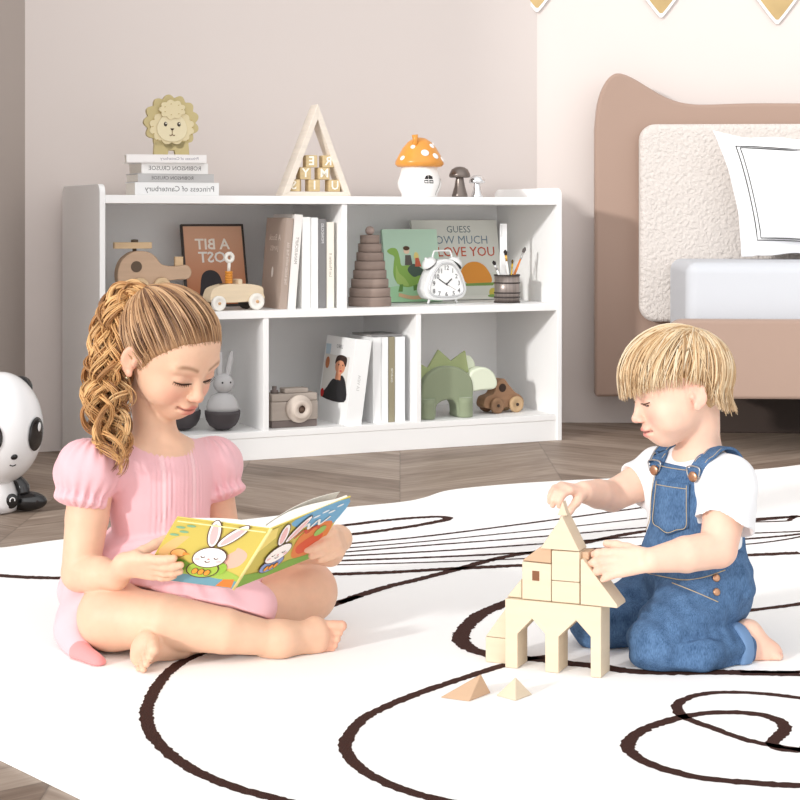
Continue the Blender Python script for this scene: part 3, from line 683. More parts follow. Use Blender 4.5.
brush('white ruler standing behind the brushes in the pencil cup', (0, 7, 1.5), (0, 7, 79), 0, 0, 0, ruler=True)

# ================================================================ bottom shelf
def wobble(lab, px, t_, head=True):
    s_ = S(px, t_); q = 1/SC(s_, t_)
    r = thing('wobble_toy', lab, 'toy', W(s_, t_, ZB), RZ, 'round-bottomed bunny toys in the lower left bay')
    dk = mat((74, 68, 70), .55, name='charcoal_wood'); gr = mat((188, 186, 186), .7, noise=(20, .05, (1, 1, 1)), name='pale_felt')
    MB().lathe([(0, 0), (7*q, 1.2*q), (13*q, 5*q), (16.6*q, 11*q), (17.8*q, 17*q), (17.8*q, 20*q), (0, 20*q)], 32).build('rocking_base', dk, r)
    MB().lathe([(16*q, 19.6*q), (16*q, 24*q), (14.5*q, 30*q), (11*q, 35*q), (5*q, 38*q), (0, 38.6*q)], 32).build('body', gr, r)
    MB().ell((1*q, 0, 47*q), (10.2*q, 10.2*q, 10*q), 24).build('head', gr, r)
    for sx in (-1, 1): MB().tube(smoothcurve([((1+sx*4)*q, 0, 54*q), ((2+sx*5)*q, 0, 66*q), ((4+sx*6)*q, 0, 79*q)], 6), np.array(list(np.interp(np.linspace(0, 1, 13), [0, .2, .7, 1], [2.2, 3, 3, 1.2])))*q, 10).build('ear', gr, r)
    m = MB()
    for sx in (-1, 1): m.ell((1*q+sx*4.2*q, -9*q, 48.5*q), 1.1*q, 8)
    m.build('eyes', mat((60, 56, 56), .4), r)
wobble('grey bunny wobble toy on a dark round base beside the girl\'s face', 222.5, .07)
wobble('second bunny wobble toy further left, mostly hidden behind the girl\'s chin', 183, .12)
# camera
tv = .05; sa, w_ = span(271.5, 318, tv); q = 1/SC(sa, tv)
cm = thing('toy_camera', 'grey-brown wooden toy camera with a round lens', 'toy', W(sa+w_/2, tv, ZB), RZ)
g1 = mat((176, 164, 154), .65, noise=(6, .08, (1, 1, 9)), name='washed_wood'); g2 = mat((118, 106, 102), .65, name='dark_washed_wood'); g3 = mat((206, 192, 180), .6, name='washed_wood')
MB().box((-w_/2, 0, 7*q), (w_/2, .06, 26*q)).build('body', g1, cm, bevel=.003)
MB().box((-w_/2+.001, .001, 0), (w_/2-.002, .059, 7*q)).build('base', g2, cm, bevel=.002)
MB().box((-w_/2+.001, .001, 26.2*q), (w_/2-.001, .059, 34*q)).build('top_plate', g1, cm, bevel=.003)
MB().box((-10*q, .008, 34*q), (16*q, .05, 39*q)).build('viewfinder', g1, cm, bevel=.003)
MB().lathe([(4*q, 34*q), (4*q, 37*q), (2.4*q, 37*q), (2.4*q, 41*q), (0, 41.4*q)], 18, (-18*q, .03, 0)).build('shutter_button', g2, cm)
AX = np.array([[1., 0, 0], [0, 0, -1.], [0, 1., 0]])
ln = MB().lathe([(14*q, 0), (14*q, .008), (13*q, .011), (9.5*q, .012), (9.5*q, .03), (8.6*q, .032), (4.4*q, .032), (4*q, .022), (0, .022)], 32, (4*q, 0, 18.5*q), AX).build('lens', g3, cm)
MB().lathe([(4*q, .0222), (0, .0224)], 20, (4*q, 0, 18.5*q), AX).build('lens_hole', mat((120, 100, 88), .7), ln)
# leaning book with a portrait and the upright ones
GL = 'books on the bottom shelf'
def portrait(p, D, H):
    p.poly([(.02, .9), (.06, .72), (.2, .7), (.2, .9)], (196, 214, 226))
    p.text('LIBRO', .5, .885, .045, (110, 108, 112), mirror=True, aspect=H/D)
    p.poly([(.04, .26), (.88, .26), (.88, .78), (.04, .78)], (226, 222, 216))
    p.poly(smoothcurve([(.10, .27), (.87, .26), (.86, .46), (.70, .56), (.56, .50), (.40, .50), (.24, .40)], 4, True), (40, 38, 40))
    p.poly([(.47, .50), (.66, .50), (.66, .6), (.49, .6)], (206, 140, 106)); p.ell(.60, .66, .17, .095, (214, 150, 116)); p.poly(smoothcurve([(.42, .68), (.46, .77), (.64, .79), (.80, .76), (.78, .66), (.68, .72), (.52, .72)], 4, True), (58, 40, 34))
    p.ell(.64, .605, .04, .012, (190, 60, 60)); p.ell(.55, .675, .022, .009, (60, 44, 40)); p.ell(.69, .675, .022, .009, (60, 44, 40)); p.stroke([(.62, .67), (.64, .64), (.61, .637)], .012, (176, 112, 84)); p.ell(.10, .32, .06, .05, (200, 44, 44)); p.ell(.16, .68, .07, .07, (192, 120, 80))
book('thick white book with a painted portrait on its cover, leaning beside the toy camera', S(345, .02), .02, ZB, .052, .252, .20, (243, 243, 242), GL, lean=.14, yaw=.03, spine=vtitle('LA VIDA', .035, (190, 188, 186), .5), face=portrait)
tb = .04
tops = []
for (a_, b_, top, col, lab, ttl) in ((373, 381, 332, (242, 242, 242), 'white upright book right behind the leaning portrait book', None), (381.6, 388.2, 331, (243, 243, 243), 'slim white upright book left of the olive book', None),
        (388.8, 394.8, 332, (150, 142, 118), 'slim olive-brown upright book with white spine lettering', vtitle('COLLECTED', .022, (240, 238, 230), .55)), (395.2, 405, 331.5, (238, 240, 242), 'pale upright book at the right end of the bottom row', None)):
    sb, wb = span(a_, b_, tb); hh = .2505 if 'pale' not in lab else .2505
    book(lab, sb, tb, ZB, wb, hh, .17, col, GL, spine=ttl)
s0_ = S(373.5, tb); book('thin grey booklet lying flat on top of the upright books', s0_, tb+.015, ZB+.2506, .006, S(405, tb)-s0_, .14, (150, 148, 148), GL, flat=True)
# dinosaur (felt) and small car
td = .085; sd = S(447, td); q = 1/SC(sd, td)
dn = thing('toy_dinosaur', 'sage green toy dinosaur with a pointed crest along its back', 'toy', W(sd, td, ZB), RZ)
gd = mat((140, 149, 122), .8, bump=(150, .15, .002), sheen=.2, name='sage_felt'); gl = mat((222, 228, 206), .8, bump=(150, .15, .002), name='pale_felt')
bd = smoothcurve([(-33, 0), (-33, 18), (-31, 36), (-24, 45), (-12, 51), (4, 51), (16, 46), (24, 36), (25, 20), (23, 0), (9, 0), (6, 13), (0, 18), (-10, 17), (-16, 12), (-18, 0)], 5, True)
MB().prism([(x*q, y*q) for x, y in bd][::-1], -.030, .030).build('body', gd, dn, bevel=.014, seg=5)
cs = [(-34, 30), (-33, 56), (-22, 50), (-10, 68), (4, 56), (20, 66), (24, 44), (10, 40), (-20, 40)]
MB().prism([(x*q, y*q) for x, y in cs][::-1], -.006, .006).build('crest', mat((158, 168, 122), .8, name='sage_felt'), dn, bevel=.003)
hd = smoothcurve([(20, 26), (20, 40), (27, 47), (38, 49), (48, 44), (53, 34), (50, 27), (36, 26)], 5, True)
MB().prism([(x*q, y*q) for x, y in hd][::-1], -.026, .024).build('head', gl, dn, bevel=.010, seg=4)
cl = smoothcurve([(10, 44), (20, 58), (28, 60), (34, 52), (32, 44), (22, 38)], 5, True)
MB().prism([(x*q, y*q) for x, y in cl][::-1], .012, .024).build('collar', gl, dn, bevel=.004)
for x in (-26, 16):
    for y in (-.024, .024): MB().lathe([(7.6*q, .0), (8.2*q, 2*q), (7.8*q, 14*q), (8.2*q, 20*q)], 18, (x*q, y, .0005)).build('leg', gd, dn)
tk2 = .13; s2 = S(500, tk2); q = 1/SC(s2, tk2)
tc2 = thing('toy_car', 'brown wooden toy car behind the dinosaur\'s head', 'toy', W(s2, tk2, ZB), RZ+.1)
bm_ = mat((158, 122, 94), .6, noise=(9, .1, (1, 8, 8)), name='brown_wood')
bo = smoothcurve([(-22, 6), (-22, 16), (-12, 20), (-8, 30), (0, 34), (6, 28), (14, 20), (22, 15), (23, 7), (0, 5)], 5, True)
MB().prism([(x*q, y*q) for x, y in bo][::-1], -.022, .022).build('car_body', bm_, tc2, bevel=.003)
MB().lathe([(4.2*q, 0), (4.2*q, .0012)], 18, (-2*q, -.0222, 25*q), AX).build('window_hole', mat((60, 44, 36), .7), tc2)
for x, c_ in ((-10, (140, 108, 82)), (13, (186, 156, 120))):
    for y in (-.030, .030): wheel(tc2, x*q, y, 8*q, 8*q, .014, mat(c_, .6), (60, 46, 38))
# ================================================================ bed
BR = math.atan2(-.05, 1); bu = np.array([math.cos(BR), math.sin(BR), 0]); bv = np.array([-math.sin(BR), math.cos(BR), 0])
BY = 5.50; B0 = P(595, 397, BY); B0[2] = 0
bed = thing('daybed', 'upholstered taupe bed with a wavy headboard and a cream boucle back panel', 'bed', B0, BR)
def bx(px, y):                        # local x on the bed seen at a pixel column, y metres in front of the headboard face (negative = towards us)
    k = (px-400)/F; p = B0+bv*y
    return (k*p[1]-p[0])/(bu[0]-k*bu[1])
def bz(py, x, y): return EYE-(py-HOR)*(B0+bu*x+bv*y)[1]/F
taupe = mat((164, 139, 125), .8, bump=(260, .08, .0015), sheen=.15, name='taupe_upholstery')
bou = mat((214, 206, 200), .95, bump=(95, .9, .010), sheen=.3, name='boucle')
hb_pts = [(595, 397), (595, 330), (595, 230), (595, 130), (597, 108), (601, 92), (607, 80), (613, 74.5), (619, 73), (627, 75), (637, 80), (650, 88), (663, 95.5), (677, 101), (690, 103.5), (706, 104.3), (750, 103), (800, 103), (830, 103)]
pl = [(bx(a, 0), bz(b, bx(a, 0), 0)) for a, b in hb_pts]; top = smoothcurve(pl[3:], 4)
xr = 2.15; pl = pl[:3]+[tuple(v) for v in top]+[(1.8, pl[-1][1]), (1.95, pl[-1][1]+.03), (2.05, pl[-1][1]+.08), (xr, pl[-1][1]), (xr, .13)]
MB().prism(pl[::-1], 0, .07).build('headboard', taupe, bed, bevel=.012, seg=4)
x0, x1 = bx(640, -.06), 1.95; zt, zb = bz(124, x0, -.06), bz(322, x0, -.06)
def rr(x0, z0, x1, z1, r, n=7, which=(1, 1, 1, 1)):
    out = []
    for (cx, cz, a0, wf) in ((x1-r, z1-r, 0, which[1]), (x0+r, z1-r, PI/2, which[0]), (x0+r, z0+r, PI, which[3]), (x1-r, z0+r, 1.5*PI, which[2])):
        if wf: out += [(cx+r*math.cos(a0+PI/2*k/n), cz+r*math.sin(a0+PI/2*k/n)) for k in range(n+1)]
        else: out += [(x0 if cx < (x0+x1)/2 else x1, z0 if cz < (z0+z1)/2 else z1)]
    return out
MB().prism(rr(x0, zb, x1, zt, .05), -.06, .0).build('back_panel', bou, bed, bevel=.018, seg=4)
DB = .60
rx0 = bx(667, -DB); rx1 = 2.12; rz1 = bz(319.5, rx0, -DB); rz0 = bz(399, rx0, -DB)
MB().prism(rr(rx0, rz0, rx1, rz1, .05, which=(1, 1, 0, 0)), -DB, -DB+.06).build('front_rail', taupe, bed, bevel=.012, seg=4)
MB().box((rx0+.135, -DB+.06, rz0), (rx0+.19, 0, rz1-.04)).build('side_rail', taupe, bed, bevel=.012, seg=3)
MB().box((rx1-.06, -DB+.06, rz0), (rx1-.005, 0, rz1-.04)).build('side_rail', taupe, bed, bevel=.012, seg=3)
dk_under = mat((62, 50, 44), .6, name='shade_and_slat_brown')
MB().box((rx0+.17, -.10, 0), (rx1-.10, -.005, rz0+.02)).build('plinth', dk_under, bed, bevel=.003)  # dark box added as the shade under the bed, no real base
MB().box((rx0+.19, -DB+.06, rz0+.02), (rx1-.06, -.0, rz0+.06)).build('slat_base', dk_under, bed)
mx0 = bx(686, -DB+.08); mz1 = bz(262, mx0, -DB+.08)
MB().box((mx0, -DB+.075, rz0+.065), (rx1-.08, -.065, mz1)).build('mattress', mat((197, 199, 204), .85, bump=(40, .1, .003), name='sheet'), bed, bevel=.035, seg=5)
# pillow leaning against the back panel
pw, ph = .64, .395
pil = thing('pillow', 'white flanged pillow with double black piping leaning on the boucle panel', 'pillow')
def pillow_surface():
    n = 41; m_ = 31; vs = []; fs = []
    for side in (-1, 1):
        for j in range(m_):
            for i in range(n):
                u, v = i/(n-1)*2-1, j/(m_-1)*2-1
                fu = max(0, 1-(abs(u)/.86)**4); fv = max(0, 1-(abs(v)/.82)**4)
                t = .065*(fu*fv)**.45
                e = 1-max(abs(u), abs(v))
                wob = .007*math.sin(9*v+1.3)*(abs(u) > .86)+.007*math.sin(11*u)*(abs(v) > .82)
                pin = 1-.07*(1-abs(v)**2)*abs(u)**3; pin2 = 1-.07*(1-abs(u)**2)*abs(v)**3
                vs.append((u*pw/2*pin, side*(t+.003)+wob*.8, v*ph/2*pin2+wob*.7+.006*math.sin(5*u+2*v)*(1-e)))
    for sd in range(2):
        o = sd*n*m_
        for j in range(m_-1):
            for i in range(n-1):
                f = [o+j*n+i, o+j*n+i+1, o+(j+1)*n+i+1, o+(j+1)*n+i]; fs.append(f if sd == 0 else f[::-1])
    o = n*m_
    ring = [i for i in range(n)]+[j*n+n-1 for j in range(1, m_)]+[(m_-1)*n+i for i in range(n-2, -1, -1)]+[j*n for j in range(m_-2, 0, -1)]
    for a in range(len(ring)):
        b = ring[(a+1) % len(ring)]; fs.append([ring[a], ring[a]+o, b+o, b])
    return [(x-.20*z, y, z-.07*x) for x, y, z in vs], fs
vs, fs = pillow_surface(); MB().add(vs, fs, 0, True).build('cushion', mat((246, 246, 247), .9, bump=(30, .15, .006), name='white_cotton'), pil)
def pline(du):
    pts = []
    for (ua, va, ub, vb) in ((-du, .78*du/.86, du, .78*du/.86), (du, .78*du/.86, du, -.78*du/.86), (du, -.78*du/.86, -du, -.78*du/.86), (-du, -.78*du/.86, -du, .78*du/.86)):
        for t in np.linspace(0, 1, 12)[:-1]:
            u, v = ua+(ub-ua)*t, va+(vb-va)*t
            fu = max(0, 1-(abs(u)/.86)**4); fv = max(0, 1-(abs(v)/.82)**4)
            pts.append((u*pw/2*(1-.07*(1-v*v)*abs(u)**3), -(.065*(fu*fv)**.45)-.0035, v*ph/2*(1-.07*(1-u*u)*abs(v)**3)))
    pts = [(x-.20*z, y, z-.07*x) for x, y, z in pts]
    return pts+[pts[0]]
for du in (.80, .835): MB().tube(pline(du), .0016, 6, cap=False).build('piping', mat((40, 40, 42), .6), pil)
pc_ = B0+bu*(bx(752, -.20)+.245)+bv*(-.19)
Mx = Matrix.Translation(Vector((pc_[0], pc_[1], mz1+ph/2*.96-.004))) @ Matrix.Rotation(BR, 4, 'Z') @ Matrix.Rotation(-.16, 4, 'X') @ Matrix.Rotation(.0, 4, 'Y')
pil.location = Mx.to_translation(); pil.rotation_euler = Mx.to_euler()
# ================================================================ pennant garland on the right wall
gd_m = mat((196, 168, 118), .55, noise=(5, .25, (1, 1, 1)), name='gold_card'); wt = mat((244, 242, 240), .7, name='white_card')
def rwall(px, off):
    k = (px-400)/F; p = CORN_R-np.array([-WR[1], WR[0], 0])*off
    s = (k*p[1]-p[0])/(WR[0]-k*WR[1]); return p+WR*s
g0 = rwall(537, .008)
gar = thing('pennant_garland', 'row of gold pennants with white borders hung high on the wall over the bed', 'garland', (g0[0], g0[1], 1.45), math.atan2(WR[1], WR[0]))
tips = [(537, 12), (661, 17.5), (777, 24), (893, 24)]
def lx(px): return float(np.dot(rwall(px, .008)-g0, WR))
def lz(px, py): return EYE-(py-HOR)*rwall(px, .008)[1]/F-1.45
def pen(cx, tipz, hw, off, y0, y1, mname, m_, par):
    pts = []
    for t in np.linspace(0, 1, 14): pts.append((cx-.004-(.12-tipz)*.72*(1-t)**.94, .12+(tipz-.12)*t))
    r = pts[::-1]; l = [(2*cx-x, z) for x, z in pts]
    poly = pts+[(2*cx-x, z) for x, z in pts[::-1]]
    return MB().prism(poly, y0, y1).build(mname, m_, par)
for px, py in tips:
    cx, tz = lx(px), lz(px, py)
    o = pen(cx, tz, .20, 0, -.003, .003, 'pennant_border', wt, gar); pen(cx, tz+.014, .185, 0, -.0045, -.003, 'gold_face', gd_m, o)
MB().tube([(-.3, 0, .12), (1.5, 0, .12)], .003, 8).build('cord', wt, gar)
# ================================================================ panda night light
YP = 3.93; pb = P(-4, 500, YP); kq = YP/F
pan = thing('panda_lamp', 'glossy white and black seated panda figure at the left edge of the photo', 'night light', (pb[0], pb[1], 0), .62)
pwm = mat((238, 236, 236), .22, spec=.5, coat=.3, name='panda_white'); pbk = mat((26, 24, 25), .2, spec=.5, coat=.3, name='panda_black')
hz = EYE-(427-HOR)*kq; hc_ = np.array([.0, -.02, hz]); RX, RY_, RZ_ = 48*kq*.86, 42*kq, 57*kq*.94
RX = 43*kq; RY_ = 42*kq; RZ_ = 56*kq
MB().ell(hc_, (RX, RY_, RZ_), 48).build('head', pwm, pan)
MB().lathe([(16*kq, 0), (20*kq, 2*kq), (22*kq, 8*kq), (21*kq, 20*kq), (17*kq, 32*kq), (13*kq, 40*kq)], 36, (0, 0, 0)).build('body', pwm, pan)
def onhead(az, el, r, nm, m_, depth=.18, asp=1.25):
    d = np.array([math.cos(el)*math.sin(az), -math.cos(el)*math.cos(az), math.sin(el)])
    pos = hc_+d*np.array([RX, RY_, RZ_]); nn = unit(d/np.array([RX, RY_, RZ_])); xx = unit(np.cross([0, 0, 1], nn)); yy = np.cross(nn, xx)
    return MB().ell(pos-nn*r*.06, (r, r*asp, r*depth), 24, np.stack([xx, yy, nn], 1)).build(nm, m_, pan), pos, nn, xx, yy
for sx in (-1, 1):
    o, pos, nn, xx, yy = onhead(sx*.62, -.08, 13.5*kq, 'eye_patch', pbk, .12, 1.25)
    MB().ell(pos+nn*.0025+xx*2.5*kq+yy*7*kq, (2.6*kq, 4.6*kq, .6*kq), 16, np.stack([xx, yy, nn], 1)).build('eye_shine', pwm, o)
    MB().ell(hc_+np.array([sx*RX*.60, .02, RZ_*.66]), (13*kq, 8*kq, 13*kq), 24).build('ear', pbk, pan)
    MB().tube(smoothcurve([(sx*15*kq, -6*kq, 36*kq), (sx*23*kq, -10*kq, 26*kq), (sx*24*kq, -14*kq, 17*kq)], 5), np.interp(np.linspace(0, 1, 11), [0, .6, 1], [5*kq, 7*kq, 5.5*kq]), 16).build('arm', pbk, pan)
    MB().ell((sx*27*kq, -12*kq, 10.5*kq), (11*kq, 22*kq, 10*kq), 28, Matrix.Rotation(sx*.75, 3, 'Z')).build('leg', pbk, pan)
onhead(0, -.46, 3.6*kq, 'nose', pbk, .5, .85)
m = MB()
pts = []
for t in np.linspace(-.09, .09, 9):
    el = -.62-.03*math.cos(t*16); d = np.array([math.cos(el)*math.sin(t), -math.cos(el)*math.cos(t), math.sin(el)]); pts.append(hc_+d*np.array([RX, RY_, RZ_])*1.003)
m.tube(pts, .6*kq, 6).build('mouth', pbk, pan)
# belly badge
A = np.array([[1., 0, 0], [0, 0, -1.], [0, 1., 0]])
bd_ = MB().ell((8*kq, -20.5*kq, 13*kq), (7*kq, 7.5*kq, 1.8*kq), 20, A).build('badge', pbk, pan)
a = np.linspace(-.4, PI*1.15, 14); MB().tube([(8*kq+2.6*kq*math.cos(x), -22.4*kq, 14*kq+2.6*kq*math.sin(x)) for x in a], .6*kq, 6).build('badge_mark', pwm, bd_)
# ================================================================ wooden block castle on the rug
bwood = mat((220, 202, 176), .6, noise=(9, .05, (1, 1, 6)), name='maple_block'); bwood2 = mat((202, 168, 138), .6, noise=(9, .06, (1, 1, 6)), name='beech_block')
RT_ = RT+.0005
a0 = G(505, 667.3, RT_); b0 = G(601, 678.2, RT_); ru = unit(b0-a0); rw_ = np.linalg.norm(b0-a0); rv = np.array([-ru[1], ru[0], 0]); rrz = math.atan2(ru[1], ru[0])
TD = .045
def tx(px, y=0):
    k = (px-400)/F; p = a0+rv*y; return (k*p[1]-p[0])/(ru[0]-k*ru[1])
def tz(py, x, y=0): return EYE-(py-HOR)*(a0+ru*x+rv*y)[1]/F-RT_
def block(lab, poly, z, y0=0, y1=TD, m_=bwood, nm='toy_block', rz=0, tw=0):
    """poly: px,py pixel outline of the front face -> real outline in the tower's frame"""
    pts = []
    for px, py in poly: x = tx(px, y0); pts.append((x, tz(py, x, y0)))
    zmin = min(p[1] for p in pts); xm = sum(p[0] for p in pts)/len(pts)
    ym = (y0+y1)/2; org = a0+ru*xm+rv*ym
    pts = [(x-xm, zz-zmin) for x, zz in pts]
    ar = sum(pts[i][0]*pts[(i+1) % len(pts)][1]-pts[(i+1) % len(pts)][0]*pts[i][1] for i in range(len(pts)))
    if ar < 0: pts = pts[::-1]
    o = MB().prism(pts, y0-ym, y1-ym).build(nm, m_, None, bevel=.0012, loc=(org[0], org[1], RT_+z), rot=(0, 0, rrz+rz))
    tag(o, lab, 'building block', 'blocks of the castle'); return o, max(p[1] for p in pts)
_, H1 = block('double-arched wide block standing on the rug, base of the block castle', [(505, 667.3), (517.5, 668.7), (517.5, 634), (532, 619), (545, 634), (545, 671.8), (558.5, 673.4), (558.5, 637), (576, 620.5), (590.5, 637), (590.5, 677), (601, 678.2), (601, 607.5), (505, 598.6)], 0)
H1 += .0006
zb1 = H1
_, H2 = block('block with a small square window, left part of the castle', [(522, 600.3), (551, 603), (551, 566), (522, 563)], zb1, .004, TD-.004)
wn_ = bpy.data.objects[_.name]
xw = tx(536, .004)
wx0, wz0 = 0, 0
# window recess as a child panel
hp = MB().box((-.0055, -.0005, 0), (.0055, .0008, .0145)).build('window', mat((128, 84, 58), .7), _)
hp.location = (-.001, -(TD-.008)/2, .029)
_, h = block('pinkish wedge roof block lying on the block with the window', [(522, 563.5), (551, 566.5), (551, 551), (540, 550)], zb1+H2+.0004, .006, TD-.006, bwood2)
block('slim triangular block leaning tip-up at the far left of the castle, beside the window block', [(507, 598.5), (521.6, 600), (521.6, 580.5)], zb1, .008, TD-.008)
_, h1 = block('lower rectangular block in the middle of the castle', [(551.6, 603.5), (579.5, 606), (579.5, 584.8), (551.6, 582.5)], zb1, .004, TD-.004)
_, h2 = block('square block in the middle of the castle, under the big triangle', [(551.6, 582), (579.5, 584.3), (579.5, 554), (551.6, 552.3)], zb1+h1+.0005, .004, TD-.004)
block('tall right-angled triangular block under the boy\'s left hand', [(580.4, 606.2), (617.5, 610), (617, 606.5), (583, 561), (580.4, 561)], zb1, .002, TD)
block('small brown-sided block wedged under the big triangle, next to the boy\'s fingers', [(580.4, 561.2), (588.5, 562), (588.5, 554.5), (580.4, 554)], zb1+h1+h2-.0115, .012, TD-.002, bwood2)
_, h3 = block('big triangular block forming the top gable of the castle', [(540, 550.5), (579.5, 553.4), (562, 518)], zb1+h1+h2+.0012, .002, TD-.006)
ZTIP = zb1+h1+h2+.0012+h3
tip = tx(563.8, .02); TIPW = a0+ru*tip+rv*.02; TIPZ = RT_+ZTIP-.001
o = MB().prism([(-.0075, 0), (.0075, 0), (.0005, .021)], -.007, .007).build('toy_block', bwood, None, bevel=.0006, loc=(TIPW[0], TIPW[1], TIPZ), rot=(0, 0, rrz)); tag(o, 'tiny pointed block the boy is setting on the very top of the castle', 'building block', 'blocks of the castle')
# cube and triangle left of the arches, set a little back
_, hq = block('square block standing on the rug left of the arches', [(485.5, 663), (508, 665.6), (508, 640.5), (485.5, 638)], 0, .018, .055, bwood)
block('right-angled triangular block on the square block left of the arches', [(485.5, 638), (508, 640.5), (508, 607)], hq+.0005, .018, .055, bwood)
# the two pyramids lying on the rug
def pyramid(lab, pts, apex, m_):
    bs_ = [G(x, y, RT_) for x, y in pts]; c = np.mean(bs_, 0); ap = np.array(c); 
    Y = c[1]; a_ = P(apex[0], apex[1], Y); a_ = a_-c
    vs = [tuple(b-c) for b in bs_]+[tuple(a_)]; n = len(bs_)
    o = MB().add(vs, [tuple(range(n))[::-1]]+[(i, (i+1) % n, n) for i in range(n)]).build('toy_block', m_, None, bevel=.001, loc=tuple(c)); tag(o, lab, 'building block', 'loose pyramid blocks on the rug')
pyramid('larger pyramid block lying on the rug in front of the castle, on the left', [(440, 697.5), (469, 701.5), (491, 693), (462, 688.5)], (481, 674), bwood2)
pyramid('smaller pyramid block on the rug in front of the arches, on the right', [(496, 695.5), (515.5, 701), (532.5, 694.5), (513, 690)], (515.5, 677), bwood)
# ================================================================ smooth bodies: signed distance fields turned into one mesh
def _len(p): return np.sqrt((p*p).sum(-1))
def capsule(a, b, ra, rb=None):
    a = np.asarray(a, float); b = np.asarray(b, float); rb = ra if rb is None else rb; r = max(ra, rb)
    ab = b-a; L2 = max(np.dot(ab, ab), 1e-12)
    def f(p):
        t = np.clip(((p-a)@ab)/L2, 0, 1); return _len(p-a-t[..., None]*ab)-(ra+(rb-ra)*t)
    return f, np.minimum(a, b)-r, np.maximum(a, b)+r
def ellipsoid(c, r, A=None):
    c = np.asarray(c, float); r = np.asarray(r, float); A = np.eye(3) if A is None else np.asarray(A, float)
    def f(p):
        q = (p-c)@A; k0 = _len(q/r); k1 = _len(q/(r*r))+1e-9; return k0*(k0-1)/k1
    ext = np.sqrt(((A*r)**2).sum(1)); return f, c-ext, c+ext
def smin(a, b, k):
    if k <= 0: return np.minimum(a, b)
    h = np.maximum(k-np.abs(a-b), 0)/k; return np.minimum(a, b)-h*h*k*.25
def smax(a, b, k): return -smin(-a, -b, k)
class Field:
    def __init__(s, lo, hi, h):
        s.lo = np.asarray(lo, float); s.h = h; s.n = np.ceil((np.asarray(hi)-s.lo)/h).astype(int)+1
        s.D = np.full(s.n, .2, np.float32)
    def like(s):
        o = Field.__new__(Field); o.lo = s.lo; o.h = s.h; o.n = s.n; o.D = np.full(s.n, .2, np.float32); return o
    def _reg(s, lo, hi, m):
        i0 = np.clip(np.floor((lo-m-s.lo)/s.h).astype(int), 0, s.n); i1 = np.clip(np.ceil((hi+m-s.lo)/s.h).astype(int)+1, 0, s.n)
        if (i1 <= i0).any(): return None, None
        ax = [s.lo[d]+s.h*np.arange(i0[d], i1[d]) for d in range(3)]
        p = np.stack(np.meshgrid(*[x_.astype(np.float32) for x_ in ax], indexing='ij'), -1)
        return tuple(slice(a, b) for a, b in zip(i0, i1)), p
    def add(s, pr, k=.01):
        sl, p = s._reg(pr[1], pr[2], k+3*s.h)
        if p is not None: s.D[sl] = smin(s.D[sl], pr[0](p).astype(np.float32), k)
        return s
    def sub(s, pr, k=.005):
        sl, p = s._reg(pr[1], pr[2], k+3*s.h)
        if p is not None: s.D[sl] = smax(s.D[sl], -pr[0](p).astype(np.float32), k)
        return s
    def chain(s, pts, rad, k=.01):           # one smooth limb through the joints, then blended in
        cs = [capsule(pts[i], pts[i+1], rad[i], rad[i+1]) for i in range(len(pts)-1)]
        def f(p):
            d = cs[0][0](p)
            for c_ in cs[1:]: d = smin(d, c_[0](p), .0035)
            return d
        return s.add((f, np.min([c_[1] for c_ in cs], 0), np.max([c_[2] for c_ in cs], 0)), k)
    def warp(s, fn, lo=None, hi=None):       # D += fn(p)
        lo = s.lo if lo is None else np.asarray(lo); hi = s.lo+s.h*s.n if hi is None else np.asarray(hi)
        sl, p = s._reg(lo, hi, 0)
        if p is not None: s.D[sl] += fn(p).astype(np.float32)
        return s
    def cut(s, fn, k=.003):                  # keep where fn(p) < 0
        ax = [s.lo[d]+s.h*np.arange(s.n[d]) for d in range(3)]; p = np.stack(np.meshgrid(*[x_.astype(np.float32) for x_ in ax], indexing='ij'), -1)
        s.D = smax(s.D, fn(p).astype(np.float32), k); return s
    def mesh(s):
        D = s.D; S = D < 0; nx, ny, nz = D.shape
        c = np.zeros((nx-1, ny-1, nz-1), np.uint8)
        for a in (0, 1):
            for b in (0, 1):
                for d in (0, 1): c += S[a:nx-1+a, b:ny-1+b, d:nz-1+d]
        act = np.argwhere((c > 0) & (c < 8)); idx = np.full(c.shape, -1, np.int32); idx[tuple(act.T)] = np.arange(len(act))
        acc = np.zeros((len(act), 3)); cnt = np.zeros(len(act)); cor = [(a, b, d) for a in (0, 1) for b in (0, 1) for d in (0, 1)]
        for i, c0 in enumerate(cor):
            for c1 in cor[i+1:]:
                if sum(abs(x-y) for x, y in zip(c0, c1)) != 1: continue
                v0 = D[tuple((act+c0).T)]; v1 = D[tuple((act+c1).T)]; m = (v0 < 0) != (v1 < 0)
                t = np.where(m, v0/np.where(m, v0-v1, 1), 0)
                acc += np.where(m[:, None], np.array(c0)+t[:, None]*(np.array(c1)-np.array(c0)), 0); cnt += m
        V_ = s.lo+(act+acc/cnt[:, None])*s.h
        F_ = []
        for ax in range(3):
            o1, o2 = [(1, 2), (2, 0), (0, 1)][ax]
            sh = [slice(None)]*3; sh0 = list(sh); sh0[ax] = slice(0, -1); sh1 = list(sh); sh1[ax] = slice(1, None)
            e = S[tuple(sh0)] != S[tuple(sh1)]; pos = np.argwhere(e)
            ok = (pos[:, o1] > 0) & (pos[:, o2] > 0) & (pos[:, o1] < c.shape[o1]) & (pos[:, o2] < c.shape[o2]) & (pos[:, ax] < c.shape[ax]); pos = pos[ok]
            def at(d1, d2):
                q = pos.copy(); q[:, o1] -= d1; q[:, o2] -= d2; return idx[tuple(q.T)]
            f = np.stack([at(1, 1), at(0, 1), at(0, 0), at(1, 0)], 1)
            fl_ = ~S[tuple(pos.T)]; f[fl_] = f[fl_][:, ::-1]; F_.append(f)
        return V_, np.concatenate(F_)
